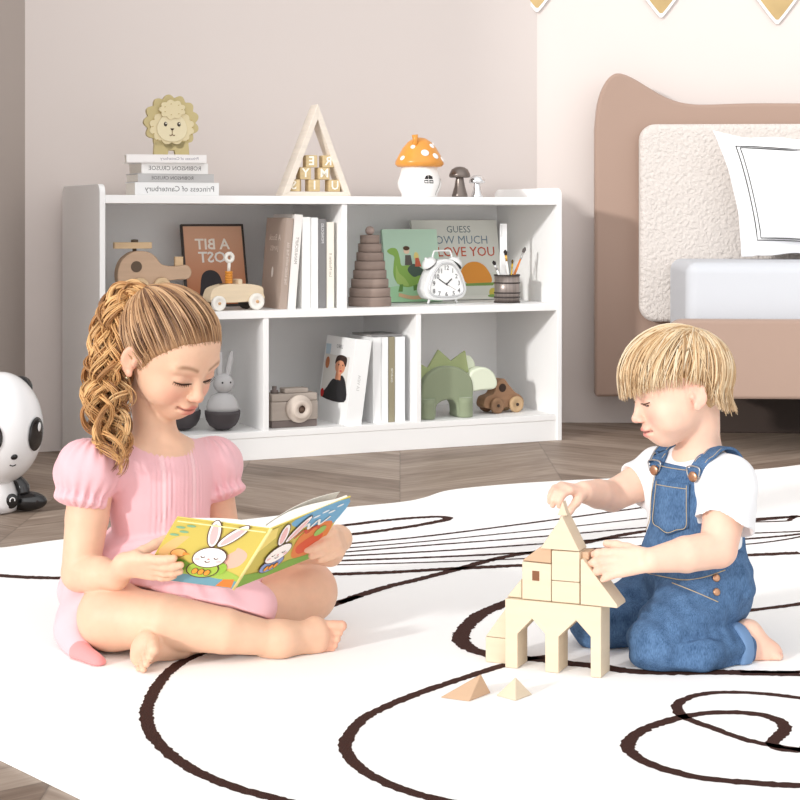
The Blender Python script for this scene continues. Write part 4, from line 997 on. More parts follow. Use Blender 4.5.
def laplace(V_, F_, it=1, lam=.5):
    for _ in range(it):
        acc = np.zeros_like(V_); cnt = np.zeros(len(V_))
        for a in range(4):
            for b in (1, 3):
                np.add.at(acc, F_[:, a], V_[F_[:, (a+b) % 4]]); np.add.at(cnt, F_[:, a], 1)
        V_ = V_+lam*(acc/np.maximum(cnt, 1)[:, None]-V_)
    return V_
def np_mesh(name, V_, F_, mats, parent=None, org=(0, 0, 0), tint=None, smooth=True, mi=None):
    me = bpy.data.meshes.new(name); V_ = np.asarray(V_)-np.asarray(org)
    F_ = np.asarray(F_); k = F_.shape[1]
    me.vertices.add(len(V_)); me.vertices.foreach_set('co', V_.astype(np.float32).ravel())
    me.loops.add(F_.size); me.loops.foreach_set('vertex_index', F_.astype(np.int32).ravel())
    me.polygons.add(len(F_)); me.polygons.foreach_set('loop_start', np.arange(0, F_.size, k, dtype=np.int32))
    for m in (mats if isinstance(mats, (list, tuple)) else [mats]): me.materials.append(m)
    me.update(calc_edges=True); me.validate()
    me.polygons.foreach_set('use_smooth', np.full(len(F_), smooth))
    if mi is not None: me.polygons.foreach_set('material_index', np.asarray(mi, np.int32))
    if tint is not None:
        a = me.color_attributes.new('tint', 'FLOAT_COLOR', 'POINT')
        q = np.ones((len(V_), 4), np.float32); q[:, :3] = tint; a.data.foreach_set('color', q.ravel())
    o = bpy.data.objects.new(name, me); C.objects.link(o)
    if parent: o.parent = parent
    return o
def L3(*c): return np.array([lin(x) for x in c])
# many strands in one mesh: list of (points, radii, colour)
def strands(name, lst, m_, parent, org, n=4):
    Vs, Fs, Ts = [], [], []; o = 0
    for pts, rad, col in lst:
        pts = np.asarray(pts); k = len(pts); t = np.gradient(pts, axis=0); t /= np.linalg.norm(t, axis=1)[:, None]+1e-12
        up = np.array([.31, .52, .79]); nv = np.cross(t, up); nv /= np.linalg.norm(nv, axis=1)[:, None]+1e-9; bv = np.cross(t, nv)
        a = 2*PI*np.arange(n)/n
        ring = pts[:, None, :]+np.asarray(rad)[:, None, None]*(np.cos(a)[None, :, None]*nv[:, None]+np.sin(a)[None, :, None]*bv[:, None])
        Vs.append(ring.reshape(-1, 3)); i = np.arange(k-1)[:, None]*n; j = np.arange(n)[None]; j2 = (j+1) % n
        Fs.append((np.stack([i+j, i+j2, i+n+j2, i+n+j], -1).reshape(-1, 4))+o); o += k*n
        col = np.asarray(col); Ts.append(np.repeat(np.broadcast_to(col, (k, 3)), n, axis=0))
    return np_mesh(name, np.concatenate(Vs), np.concatenate(Fs), m_, parent, org, np.concatenate(Ts))
# ---------------------------------------------------------------- head
HB = np.array([[-1, 0, 0], [0, -1, 0], [0, 0, 1.]]).T
def Rz3(a): c, s = math.cos(a), math.sin(a); return np.array([[c, -s, 0], [s, c, 0], [0, 0, 1]])
def Rx3(a): c, s = math.cos(a), math.sin(a); return np.array([[1, 0, 0], [0, c, -s], [0, s, c]])
def Ry3(a): c, s = math.cos(a), math.sin(a); return np.array([[c, 0, s], [0, 1, 0], [-s, 0, c]])
def head_rot(yaw, pitch, roll): return Rz3(yaw)@HB@Rx3(pitch)@Ry3(roll)
def cranium(p):
    d = ellipsoid((0, -.13, .22), (.735, .86, .78))[0](p)
    return smin(d, ellipsoid((0, .30, .22), (.60, .50, .55))[0](p), .2)
def head_sdf(p, chub=0.0, open_eye=0.0):
    """p in head units (half head height = 1); x right, y forward, z up"""
    ax = np.abs(p[..., 0]); q = p.copy(); q[..., 0] = ax
    d = cranium(p)
    d = smin(d, ellipsoid((0, .20, -.28), (.58+.03*chub, .56, .60))[0](p), .22)
    d = smin(d, ellipsoid((.30, .40, -.42), (.27+.04*chub, .30, .28+.03*chub))[0](q), .16)
    d = smin(d, ellipsoid((0, .44, -.76), (.27, .27, .23))[0](p), .22)
    d = smin(d, ellipsoid((0, .62, -.60), (.26, .22, .20))[0](p), .12)          # muzzle
    # brow, sockets and lids
    d = smin(d, capsule((.12, .70, .12), (.42, .62, .12), .09, .08)[0](q), .12)
    d = smax(d, -ellipsoid((.285, .88, -.07), (.165, .14, .095))[0](q), .10)
    d = smin(d, ellipsoid((.285, .635, -.075), (.165, .135, .12))[0](q), .03)
    d = smax(d, -capsule((.15, .80, -.135), (.42, .70, -.13), .018, .016)[0](q), .03)
    # nose
    d = smin(d, capsule((0, .75, .0), (0, .865, -.30), .060, .082)[0](p), .09)
    d = smin(d, ellipsoid((0, .895, -.345), (.098, .10, .085))[0](p), .05)
    d = smin(d, ellipsoid((.085, .835, -.385), (.058, .075, .055))[0](q), .035)
    d = smax(d, -ellipsoid((.048, .875, -.445), (.030, .045, .025))[0](q), .02)
    # mouth
    d = smin(d, ellipsoid((0, .800, -.575), (.17, .07, .045))[0](p), .05)
    d = smin(d, ellipsoid((0, .775, -.672), (.135, .07, .05))[0](p), .05)
    z = -.618+.10*ax*ax
    d = smax(d, -(np.sqrt((p[..., 2]-z)**2+np.maximum(p[..., 1]-2, 0)**2+np.maximum(ax-.19, 0)**2+np.maximum(.80-.9*ax*ax-.01-p[..., 1], 0)**2)-.011), .03)
    d = smax(d, -ellipsoid((.21, .74, -.61), (.03, .05, .03))[0](q), .05)
    # ears
    A = np.array([[.90, -.42, 0], [.42, .90, 0], [0, 0, 1.]])
    e = ellipsoid((.745, -.13, -.12), (.055, .155, .25), A)[0](q)
    e = smax(e, -ellipsoid((.80, -.085, -.085), (.05, .085, .15), A)[0](q), .03)
    e = smin(e, ellipsoid((.73, -.02, -.14), (.05, .05, .07))[0](q), .03)
    e = smin(e, ellipsoid((.735, -.06, -.34), (.05, .075, .07))[0](q), .03)
    return smin(d, e, .03)
class Head:
    def __init__(s, c, sc_, yaw, pitch, roll, chub=0): s.c = np.asarray(c); s.s = sc_; s.R = head_rot(yaw, pitch, roll); s.chub = chub
    def loc(s, p): return ((p-s.c)@s.R)/s.s
    def wor(s, q): return s.c+(np.asarray(q)*s.s)@s.R.T
    def prim(s):
        return (lambda p: head_sdf(s.loc(p), s.chub)*s.s), s.c-1.2*s.s, s.c+1.2*s.s
    def surf(s, x, z, fn=None, off=0.0):     # front surface point at local (x, z)
        fn = fn or (lambda p: head_sdf(p, s.chub)); y = 1.3
        for _ in range(60):
            d = float(fn(np.array([[x, y, z]]))[0]); y -= max(d*.8, .0005)
            if d < .002: break
        return s.wor((x, y+off, z))
    def ray(s, d, fn=cranium, off=0.0):      # directions (n,3) from the cranium centre -> surface points (local)
        d = np.asarray(d, float); c0 = np.array([0, -.1, .1]); nt_, np_ = 91, 181
        if not hasattr(s, 'maps'): s.maps = {}
        if fn not in s.maps:
            th, ph = np.meshgrid(np.linspace(0, PI, nt_), np.linspace(-PI, PI, np_), indexing='ij')
            dd = np.stack([np.sin(th)*np.cos(ph), np.sin(th)*np.sin(ph), np.cos(th)], -1); t = np.full(th.shape, 1.6)
            for _ in range(40): t -= fn(c0+dd*t[..., None])*.85
            s.maps[fn] = t
        M_ = s.maps[fn]; a = np.arccos(np.clip(d[:, 2]/np.linalg.norm(d, axis=1), -1, 1))/PI*(nt_-1); b = (np.arctan2(d[:, 1], d[:, 0])+PI)/(2*PI)*(np_-1)
        i = np.clip(a.astype(int), 0, nt_-2); j = np.clip(b.astype(int), 0, np_-2); u, v = a-i, b-j
        t = M_[i, j]*(1-u)*(1-v)+M_[i+1, j]*u*(1-v)+M_[i, j+1]*(1-u)*v+M_[i+1, j+1]*u*v
        return c0+d*(t+off)[:, None]
    def tint(s, V_, skin, lip, blush, brow, browc=.5):
        q = s.loc(V_); ax = np.abs(q[:, 0]); T = np.tile(L3(*skin), (len(V_), 1)); inb = (np.abs(q) < 1.3).all(1)
        def mix(m, c): nonlocal T; m = (np.clip(m, 0, 1)*inb)[:, None]; T = T*(1-m)+L3(*c)*m
        mix(.55*np.exp(-(((ax-.36)/.2)**2+((q[:, 2]+.38)/.16)**2))*(q[:, 1] > .2), blush)
        mix(.4*np.exp(-((q[:, 0]/.12)**2+((q[:, 2]+.36)/.09)**2))*(q[:, 1] > .8), blush)
        up = np.exp(-(((q[:, 0])/.17)**4+((q[:, 2]+.585-.02*np.cos(ax*20))/.042)**4)); lo = np.exp(-((q[:, 0]/.145)**4+((q[:, 2]+.67)/.052)**4))
        mix(.85*np.maximum(up, lo)*(q[:, 1] > .66), lip)
        zl = -.618+.10*ax*ax; mix(.9*np.exp(-(((q[:, 2]-zl)/.016)**2))*(ax < .2)*(q[:, 1] > .66), (130, 58, 54))
        zb = .125+.055*np.sin(np.clip((ax-.12)/.36, 0, 1)*PI*.8)
        mix(browc*np.exp(-((q[:, 2]-zb)/.034)**2)*(ax > .10)*(ax < .50)*(q[:, 1] > .3)*np.clip((ax-.08)/.06, 0, 1)*np.clip((.52-ax)/.12, 0, 1), brow)
        mix(.35*np.exp(-(((ax-.285)/.14)**2+((q[:, 2]+.03)/.09)**2))*(q[:, 1] > .3), (196, 130, 112))
        mix(.35*np.exp(-((q[:, 0]-np.sign(q[:, 0])*.76)/.10)**2)*(np.abs(q[:, 1]+.1) < .2)*(np.abs(q[:, 2]+.12) < .26), blush)
        return T
def finger_chain(Fl, base, d, n, lens, rads, curls, k=.003):
    p = np.asarray(base, float); pts = [p]; a = 0
    for l, c in zip(lens, curls):
        a += c; p = p+(d*math.cos(a)+n*math.sin(a))*l; pts.append(p)
    Fl.chain(pts, rads, k); return pts
def hand(Fl, Wp, d, n, s_, L, curls, thumb=(.65, .6, .35), tcurl=.3, spread=.05, k=.0025):
    """d fingers, n palm normal, s_ thumb side; curls = list of 4 (a1,a2,a3) or one"""
    d = unit(d); n = unit(np.asarray(n)-d*np.dot(n, d)); s_ = unit(np.asarray(s_)-d*np.dot(s_, d)-n*np.dot(s_, n))
    if not isinstance(curls[0], (tuple, list)): curls = [curls]*4
    ks = [(.47, .155), (.50, .052), (.48, -.052), (.43, -.150)]
    for a, b in ks: Fl.add(capsule(Wp+d*.06*L+s_*b*.55*L, Wp+d*a*L+s_*b*L, .095*L, .078*L), .05*L)
    Fl.add(ellipsoid(Wp+d*.22*L+s_*.14*L+n*.05*L, (.10*L, .10*L, .09*L)), .06*L)
    ln = [.40, .44, .41, .33]; tips = []
    for i, (a, b) in enumerate(ks):
        l = ln[i]*L; r = (.070, .072, .070, .060)[i]*L
        dd = unit(d+s_*spread*(1.5-i)); base = Wp+d*a*L+s_*b*L
        tips.append(finger_chain(Fl, base, dd, n, (l*.45, l*.30, l*.25), (r, r*.95, r*.88, r*.74), curls[i], k)[-1])
    td = unit(d*thumb[0]+s_*thumb[1]+n*thumb[2]); b0 = Wp+d*.12*L+s_*.12*L
    Fl.add(capsule(b0, b0+td*.24*L, .092*L, .078*L), .04*L)
    finger_chain(Fl, b0+td*.24*L, td, unit(d*.5+n*.6), (.19*L, .15*L), (.076*L, .072*L, .060*L), (tcurl, tcurl), .004); return tips
# ================================================================ the girl
HG = .0021
skin_g = attr_mat('skin', .48, .3, sss=.12, noise=(60, .03))
gr_org = G(185, 650); gr_org[2] = RT
girl = thing('person', 'seated girl in a pink puff-sleeved dress, cross-legged, reading a picture book', 'person', gr_org)
Hg = Head(P(170, 352.5, 2.72), .096, .90, -.47, .045, .5)
def Pz(px, Y, z):                          # point at a pixel column, distance and height
    return np.array([(px-400)*Y/F, Y, z])
J = dict(neck=P(163, 446, 2.735), chest=P(160, 495, 2.755), belly=P(162, 545, 2.765), pelvis=Pz(164, 2.775, .085),
         rs=P(94, 463, 2.69), ls=P(209, 462, 2.83), re=P(80, 573, 2.655), rw=P(116, 576, 2.60), le=P(224, 540, 2.84), lw=P(330, 553, 2.70),
         rh=Pz(130, 2.78, .075), lh=Pz(205, 2.83, .075), rk=P(112, 616, 2.63), lk=P(306, 592, 2.79))
Fg = Field((-.66, 2.40, -.0), (-.06, 3.02, .62), HG)
Fg.add(Hg.prim(), 0)
Fg.chain([Hg.wor((0, -.38, -.40)), P(156, 440, 2.74), J['neck']+np.array([-.003, .012, -.012])], (.036, .034, .038), .012)
# torso
Fg.add(ellipsoid(J['chest'], (.078, .055, .085), Rz3(.65)), .03)
Fg.add(ellipsoid(J['belly'], (.072, .058, .075), Rz3(.65)), .03)
Fg.add(ellipsoid(J['pelvis'], (.095, .078, .075), Rz3(.65)), .03)
Fg.chain([J['rs'], J['neck']+np.array([0, .01, -.03]), J['ls']], (.034, .042, .034), .03)
# arms (a field of their own, so that they only touch the legs)
Fa = Fg.like(); Fl = Fg.like()
Fa.chain([J['rs'], (J['rs']+J['re'])/2, J['re'], (J['re']*.45+J['rw']*.55), J['rw']], (.036, .034, .029, .028, .019), .015)
Fa.chain([J['ls'], J['le'], (J['le']+J['lw'])/2, J['lw']], (.034, .028, .026, .019), .015)
# legs
Fg.chain([J['rh'], (J['rh']+J['rk'])/2, J['rk']], (.066, .062, .050), .02)
ra = P(280, 640, 2.605); rc1 = P(165, 622, 2.585); rc2 = P(225, 631, 2.58)
Fg.chain([J['rk'], rc1, rc2, ra], (.048, .042, .034, .024), .02)
Fl.chain([J['lh'], (J['lh']+J['lk'])/2, J['lk']], (.066, .060, .050), .02)
la = Pz(172, 2.60, .034); lc = Pz(250, 2.70, .042)
Fl.chain([J['lk'], lc, la], (.046, .040, .026), .015)
# right foot: lies on its outer edge, toes to the right
heel = P(272, 646, 2.622); ball = P(318, 637, 2.635)
Fg.chain([ra, heel], (.026, .025), .015)
Fg.add(capsule(ra+np.array([0, .0, .003]), ball+np.array([.0, 0, .008]), .024, .019), .015)
Fg.add(capsule(heel, ball+np.array([0, 0, -.010]), .022, .016), .015)
tb0, tb1 = P(325, 625.5, 2.638), P(322, 651, 2.638)
Fg.add(capsule(tb0+[-.016, 0, 0], tb1+[-.016, 0, 0], .0135, .0115), .012)
for i in range(5):
    b = tb0+(tb1-tb0)*i/4.0; l = (.026, .023, .021, .018, .016)[i]; r = (.0090, .0070, .0066, .0062, .0058)[i]
    dr = unit(np.array([1, .12, -.05-.02*i])); e = b+dr*l
    Fg.chain([b-dr*.012, b+dr*l*.55, e], (r*1.0, r*.88, r*.95), .0015)
# left foot: peeks out under the right shin, toes towards the camera
hl = Pz(176, 2.60, .030); bl = P(145, 660, 2.548)+[0, 0, .017]
Fl.chain([la, hl, bl], (.026, .025, .020), .015)
fd = unit(np.array([.22, -1, -.22])); fx = unit(np.array([.42, -.10, .90]))
Fl.add(capsule(bl-fx*.014, bl+fx*.014, .0155, .0165), .012)
for i in range(5):
    s_ = (-.024+.0118*i); b = bl+fx*s_+fd*.014; r = (.0052, .0055, .0058, .0062, .0088)[i]; l = (.018, .024, .028, .031, .030)[i]
    Fl.chain([b, b+fd*l*.6, b+fd*l+np.array([0, 0, -.003])], (r*1.0, r*.92, r), .001)
# book
bk = dict(TL=P(177, 517, 2.49), ST=P(271, 529, 2.44), SB=P(233.5, 589, 2.535), BL=P(141, 577, 2.585), TR=P(351, 496.5, 2.53), BR=P(313, 557, 2.625))
nl_ = unit(np.cross(bk['SB']-bk['BL'], bk['TL']-bk['BL'])); nr_ = unit(np.cross(bk['BR']-bk['SB'], bk['ST']-bk['SB']))
if nl_[1] > 0: nl_ = -nl_
if nr_[1] > 0: nr_ = -nr_
upv = unit(bk['ST']-bk['SB']); wl = unit(bk['ST']-bk['TL']); wr = unit(bk['TR']-bk['ST'])
# hands on the covers: fingers lie flat against the outside, thumbs on the pages
K = bk['BL']+(bk['TL']-bk['BL'])*.28+wl*.012+nl_*.013       # where the right knuckles sit
Lh = .106
dR = unit(wl*1.0+upv*.10); wR = K-dR*.50*Lh
hand(Fa, wR, dR, -nl_, upv, Lh, [(-.12, .22, .22), (-.14, .25, .22), (-.14, .28, .22), (-.10, .30, .25)], thumb=(.62, -.12, 1.05), tcurl=.1, spread=.05)
Fa.chain([J['rw'], wR], (.019, .018), .012)
K2 = bk['BR']+(bk['TR']-bk['BR'])*.30+wr*.006+nr_*.012
dL = unit(-nr_*-.55+wr*-.1+np.array([0, -.9, .1])); dL = unit(np.array([-.1, -1, .06])); wL = K2-dL*.46*Lh+wr*.010
hand(Fa, wL, dL, -wr, upv, Lh, [(1.0, .25, .1), (1.02, .22, .1), (1.02, .22, .1), (1.0, .28, .15)], thumb=(.3, .35, .8), tcurl=.2, spread=.03)
Fa.chain([J['lw'], wL], (.019, .018), .012)
Fg.D = smin(smin(Fg.D, Fl.D, .003), Fa.D, .0025)
floor_cut = RT+.0006
Fg.cut(lambda p: floor_cut-p[..., 2], .002)
Vg, Fcg = Fg.mesh(); Vg = laplace(Vg, Fcg, 1, .35)
Tg = Hg.tint(Vg, (230, 188, 160), (208, 118, 108), (226, 150, 130), (140, 98, 68), .75)
# warmer toes, fingertips, knees: the skin's own colour
def warm(c, r, col, a):
    global Tg
    m = (a*np.exp(-((Vg-np.asarray(c))**2).sum(1)/(r*r)))[:, None]; Tg = Tg*(1-m)+L3(*col)*m
for c, r in ((J['rk']+[0, -.03, .02], .035), (J['lk']+[.02, 0, .03], .035), (tb0+[.02, 0, 0], .02), (tb1+[.018, 0, 0], .02), (bl+fd*.02, .022), (J['re'], .03)): warm(c, r, (226, 160, 138), .5)
np_mesh('body', Vg, Fcg, skin_g, girl, gr_org, Tg)
# eyes: lowered lids with dark lashes
def lash(Hd, sx, parent, org, m_, z0=-.135, drop=.025, x0=.13, x1=.44, r=.017, fringe=True):
    mb = MB(); pts = []
    for t in np.linspace(0, 1, 13):
        x = x0+(x1-x0)*t; z = z0-drop*math.sin(PI*t)+.02*t; pts.append(Hd.surf(sx*x, z, off=.008))
    mb.tube(pts, Hd.s*np.array([r*(.35+.65*math.sin(PI*(.12+.80*t))) for t in np.linspace(0, 1, 13)]), 6)
    if fringe:
        for t in np.linspace(.15, 1, 9):
            x = x0+(x1-x0)*t; z = z0-drop*math.sin(PI*t)+.02*t; a = Hd.surf(sx*x, z, off=.012)
            b = a+Hd.R@np.array([sx*(.015+.03*t), .03, -.03])*Hd.s; mb.tube([a, (a+b)/2+Hd.R@np.array([0, 0, -.008])*Hd.s, b], [Hd.s*.007, Hd.s*.005, Hd.s*.002], 4)
    mb.v = [tuple(np.array(v)-org) for v in mb.v]
    return mb.build('eyelashes', m_, parent)
lash_m = mat((66, 44, 34), .6, name='lash')
for sx in (1, -1): lash(Hg, sx, girl, gr_org, lash_m)
e_ = MB().ell(Hg.wor((.79, -.02, -.40))-gr_org, .0022, 10).build('earring', mat((200, 190, 160), .2, .9), girl)
# ---------------------------------------------------------------- dress
Yw = Rz3(.65)                              # torso facing
def angle_about(p, c): q = (p-c)@Yw; return np.arctan2(q[..., 1], q[..., 0])
HD = .0026
Fd = Field((-.68, 2.44, 0), (-.10, 3.02, .40), HD)
Fd.add(ellipsoid(J['chest']+[0, 0, -.004], (.087, .066, .094), Yw), .03)
Fd.add(ellipsoid(J['belly'], (.080, .067, .080), Yw), .03)
Fd.chain([J['rs']+[0, 0, -.002], J['neck']+np.array([0, .01, -.034]), J['ls']+[0, 0, -.002]], (.038, .047, .038), .03)
# pin-tucks down the front
def tucks(p):
    q = (p-J['chest'])@Yw; fr = (q[..., 1] < -.0)
    x = q[..., 0]; band = np.exp(-((np.abs(x)-.028)/.020)**4)
    return np.where(fr & (p[..., 2] > J['belly'][2]-.02) , .0013*np.sin(x/.0078*2*PI)*band, 0)
Fd.warp(tucks)
# neckline
Fd.sub(ellipsoid(J['neck']+np.array([.006, -.004, .014]), (.041, .043, .032)), .004)
# sleeves
for key, c1, r1, dv in (('rs', P(88, 472, 2.675), .054, (-.2, -.25, -1)), ('ls', P(213, 467, 2.82), .048, (.3, -.15, -1))):
    S_ = Fd.like()
    dv = unit(dv); a_ = unit(np.cross(dv, [0, 1, 0])); b_ = np.cross(dv, a_); A = np.stack([a_, b_, dv], 1)
    S_.add(ellipsoid(J[key]+[0, 0, -.004], (.046, .046, .036)), .02)
    S_.add(ellipsoid(c1, (r1, r1, .050), A), .02)
    cuff = c1+dv*.046; S_.add(ellipsoid(cuff, (.042, .042, .012), A), .012)
    def puff(p, c=c1, A=A):
        q = (p-c)@A; an = np.arctan2(q[..., 1], q[..., 0]); h = q[..., 2]; rr_ = np.hypot(q[..., 0], q[..., 1])
        g = np.exp(-((h-.042)/.024)**2)+.9*np.exp(-((h+.045)/.03)**2)
        return (.0022*np.sin(an*17)*g+.0022*np.sin(an*5+h*60)*np.exp(-(h/.03)**2))*np.clip(rr_/.02, 0, 1)
    S_.warp(puff)
    Fd.D = smin(Fd.D, S_.D, .008)
# skirt: gathered at the waist, spread over the lap and down both sides
K_ = Fd.like()
wz = J['belly']+[0, 0, -.008]
K_.add(ellipsoid(wz, (.083, .072, .030), Yw), .0)
K_.add(ellipsoid(J['pelvis']+[.01, -.03, .012], (.122, .125, .086), Yw), .05)
lap = P(222, 596, 2.68); K_.add(ellipsoid(lap+[.0, .0, -.018], (.085, .105, .050), Rz3(.35)), .04)
K_.add(capsule(lap+[-.02, 0, -.01], P(250, 604, 2.62)+[0, .02, -.01], .040, .026), .03)
K_.chain([J['lh']+[0, 0, .0], J['lh']*.6+J['lk']*.4+[0, 0, .004]], (.082, .071), .03)
K_.chain([J['rh']+[-.01, 0, .01], J['rh']*.55+J['rk']*.45+[-.012, .0, .006]], (.088, .074), .03)
K_.chain([P(92, 592, 2.73), P(78, 630, 2.66), P(80, 654, 2.60), P(98, 664, 2.56)], (.048, .034, .018, .010), .035)
def pleat(p):
    an = angle_about(p, wz); z = p[..., 2]; w_ = np.clip((wz[2]+.01-z)/.03, 0, 1)
    return .0028*w_*np.sin(an*26+1.5*np.sin(an*7))*np.exp(-np.clip((wz[2]-z-.02), 0, 1)/.05)+.0030*w_*np.sin(an*11+2*np.sin(z*40))
K_.warp(pleat)
K_.D = np.where(True, K_.D, K_.D)
Fd.D = smin(Fd.D, K_.D, .006)
# keep the cloth off the bare shins, knees and feet
for a_, b_, r1, r2 in ((J['rk'], rc1, .052, .046), (rc1, rc2, .045, .037), (rc2, ra, .037, .027), (J['lk'], lc, .050, .043)):
    Fd.sub(capsule(a_, b_, r1, r2), .004)
Fd.cut(lambda p: RT+.0008-p[..., 2], .002)
Vd, Fcd = Fd.mesh(); Vd = laplace(Vd, Fcd, 1, .3)
Td = np.tile(L3(236, 186, 192), (len(Vd), 1))
q = (Vd-J['chest'])@Yw
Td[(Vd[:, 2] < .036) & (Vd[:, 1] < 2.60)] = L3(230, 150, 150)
lace = ((np.abs(np.abs(q[:, 0])-.028) < .0035) & (q[:, 1] < 0) & (Vd[:, 2] > J['belly'][2]-.01) & (Vd[:, 2] < J['neck'][2]+.02))
Td[lace] = L3(242, 200, 204)
dress_m = attr_mat('pink_cotton', .85, .2, sheen=.2, bump=(260, .15, .0015))
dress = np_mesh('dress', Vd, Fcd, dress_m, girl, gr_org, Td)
nk = MB(); a = np.linspace(0, 2*PI, 49)
# ---------------------------------------------------------------- hair
hair_g = attr_mat('brown_hair', .42, .45)
Tie = np.array([.30, -.72, .86]); tw_ = Hg.wor(Tie)
tieW = P(147, 296, 2.735); Tie = Hg.loc(tieW)
def hline(q): ax = np.abs(q[..., 0]); return .575+(q[..., 1]-.70)*1.0-.06*ax-.16*np.exp(-((q[..., 1]-.12)/.14)**2)*np.clip((ax-.4)/.2, 0, 1)+.05*np.exp(-((ax-.42)/.16)**2)
def hairline_ok(q): return q[..., 2] > hline(q)
hd_fn = lambda p: smin(cranium(p), ellipsoid((0, .20, -.28), (.58, .56, .60))[0](p), .22)-.010
Fh = Field(Hg.c-.125, Hg.c+.125, .0022)
Fh.add(((lambda p: hd_fn(Hg.loc(p))*Hg.s), Hg.c-.12, Hg.c+.12), 0)
Fh.cut(lambda p: -(lambda q: (q[..., 2]-hline(q))*Hg.s*.7)(Hg.loc(p)), .004)
ear_c = [(.745, -.13, -.12), (-.745, -.13, -.12)]
for ec in ear_c: Fh.sub(ellipsoid(Hg.wor(ec), (.020, .020, .024)), .006)
Vh, Fch = Fh.mesh(); Vh = laplace(Vh, Fch, 2, .5)
base_c = L3(150, 112, 78)
np_mesh('hair', Vh, Fch, hair_g, girl, gr_org, np.tile(base_c*1.15, (len(Vh), 1)))
tones = [L3(*c) for c in ((166, 126, 90), (142, 104, 74), (184, 144, 106), (116, 82, 58), (174, 134, 96), (198, 160, 122))]
lst = []
dT = unit(Tie-np.array([0, -.1, .1]))
nS = 0
while nS < 1050:
    d = unit(rng.standard_normal(3)); 
    q = Hg.ray([d], hd_fn)[0]
    if not hairline_ok(q): continue
    ed = q[2]-hline(q); edge_ = ed < .09
    if not edge_ and nS < 620 and rng.random() < .93: continue
    if edge_: dn = d*1.0; dn[2] -= ed*.75+.055*rng.random()**2; d = unit(dn)
    if abs(abs(q[0])-.72) < .15 and abs(q[1]+.13) < .17 and q[2] < .12: continue
    om = math.acos(np.clip(np.dot(d, dT), -1, 1))
    if om < .12: continue
    m = 14; t = np.linspace(0, 1, m); dirs = (np.sin((1-t)*om)[:, None]*d+np.sin(t*om)[:, None]*dT)/math.sin(om)
    off = .010+.055*rng.random()*np.clip(t*5, .15, 1)+.02*np.clip(t*4, 0, 1)+.10*np.clip(t-.86, 0, 1)/.14*.4+.006*np.sin(t*9+rng.random()*6)
    pl_ = Hg.ray(dirs, hd_fn); c0 = np.array([0, -.1, .1]); nn = (pl_-c0)/np.linalg.norm(pl_-c0, axis=1)[:, None]
    pl_ = pl_+nn*(off*np.minimum(1, t*6+.15))[:, None]; pl_[-1] = pl_[-1]*.5+Tie*.5
    rad = Hg.s*(.007+.009*rng.random())*np.interp(t, [0, .2, .9, 1], [.2, 1, 1, .7])
    lst.append((Hg.wor(pl_), rad, tones[rng.integers(len(tones))]*(.85+.3*rng.random()))); nS += 1
# a few fine flyaway wisps in front of the ear
for i in range(10):
    a_ = np.array([.66+.03*rng.random(), .10+.10*rng.random(), .16+.1*rng.random()]); 
    pts = [a_, a_+[.02, .02, -.14], a_+[.03, -.01+.06*rng.random(), -.27]]
    pts = [Hg.ray([unit(np.array(x)-[0, -.1, .1])], hd_fn, .02)[0] for x in pts]
    lst.append((Hg.wor(smoothcurve(pts, 5)), Hg.s*.005*np.linspace(1, .3, 11), tones[2]))
strands('hair_strands', lst, hair_g, girl, gr_org, 5)
# ponytail
path = smoothcurve([P(150, 297, 2.735), P(134, 291, 2.735), P(119, 303, 2.73), P(111, 338, 2.72), P(109, 378, 2.705), P(107, 410, 2.68), P(115, 438, 2.65), P(124, 470, 2.615)], 12)
pr = np.interp(np.linspace(0, 1, len(path)), [0, .06, .16, .3, .46, .62, .76, .88, 1], [.008, .013, .017, .022, .029, .034, .032, .021, .008])
lst = []
tt_ = np.gradient(path, axis=0); tt_ /= np.linalg.norm(tt_, axis=1)[:, None]
nrm = np.cross(tt_, [0, 1, .0]); nrm /= np.linalg.norm(nrm, axis=1)[:, None]; bnm = np.cross(tt_, nrm)
u_ = np.linspace(0, 1, len(path))
gtones = [L3(*c) for c in ((196, 146, 92), (170, 122, 76), (216, 170, 114), (136, 94, 58), (206, 158, 104), (226, 186, 134))]
for i in range(46):
    a0_ = 2*PI*rng.random(); rr_ = math.sqrt(rng.random())*.85; fr_ = 4.2+1.8*rng.random(); ph = 2*PI*rng.random(); end = .62+.38*rng.random()**.6
    if i % 2 == 0: rr_ = .72+.22*rng.random()
    sgn = 1 if rng.random() < .5 else -1; tone = gtones[rng.integers(len(gtones))]; am = .75+.6*rng.random()
    m = int(len(path)*end); us = np.linspace(0, u_[m-1], m*2); Pm = np.stack([np.interp(us, u_, path[:, d_]) for d_ in range(3)], 1)
    N1 = np.stack([np.interp(us, u_, nrm[:, d_]) for d_ in range(3)], 1); N2 = np.stack([np.interp(us, u_, bnm[:, d_]) for d_ in range(3)], 1); R1 = np.interp(us, u_, pr)
    for j_ in range(8):
        o1, o2 = rng.standard_normal(2)*.0017; dph = rng.standard_normal()*.22; lag = rng.standard_normal()*.006
        amp = np.interp(us, [0, .10, .26, .5, 1], [0, .0012, .0055, .0095, .0095])*am*(1+.15*rng.standard_normal())
        an = a0_+us*1.0; th2 = sgn*(us+lag)*fr_*2*PI+ph+dph; gw = np.interp(us, [0, .2, 1], [.3, 1, 1])
        x = R1*rr_*np.cos(an)+amp*np.cos(th2)+o1*gw; y = R1*rr_*np.sin(an)+amp*np.sin(th2)+o2*gw
        rad = (.0009+.0009*rng.random())*np.interp(np.linspace(0, 1, len(us)), [0, .1, .85, 1], [.7, 1, .9, .2])
        lst.append((Pm+N1*x[:, None]+N2*y[:, None], rad, tone*(.82+.36*rng.random())))
pony = strands('ponytail', lst, hair_g, girl, gr_org, 5)
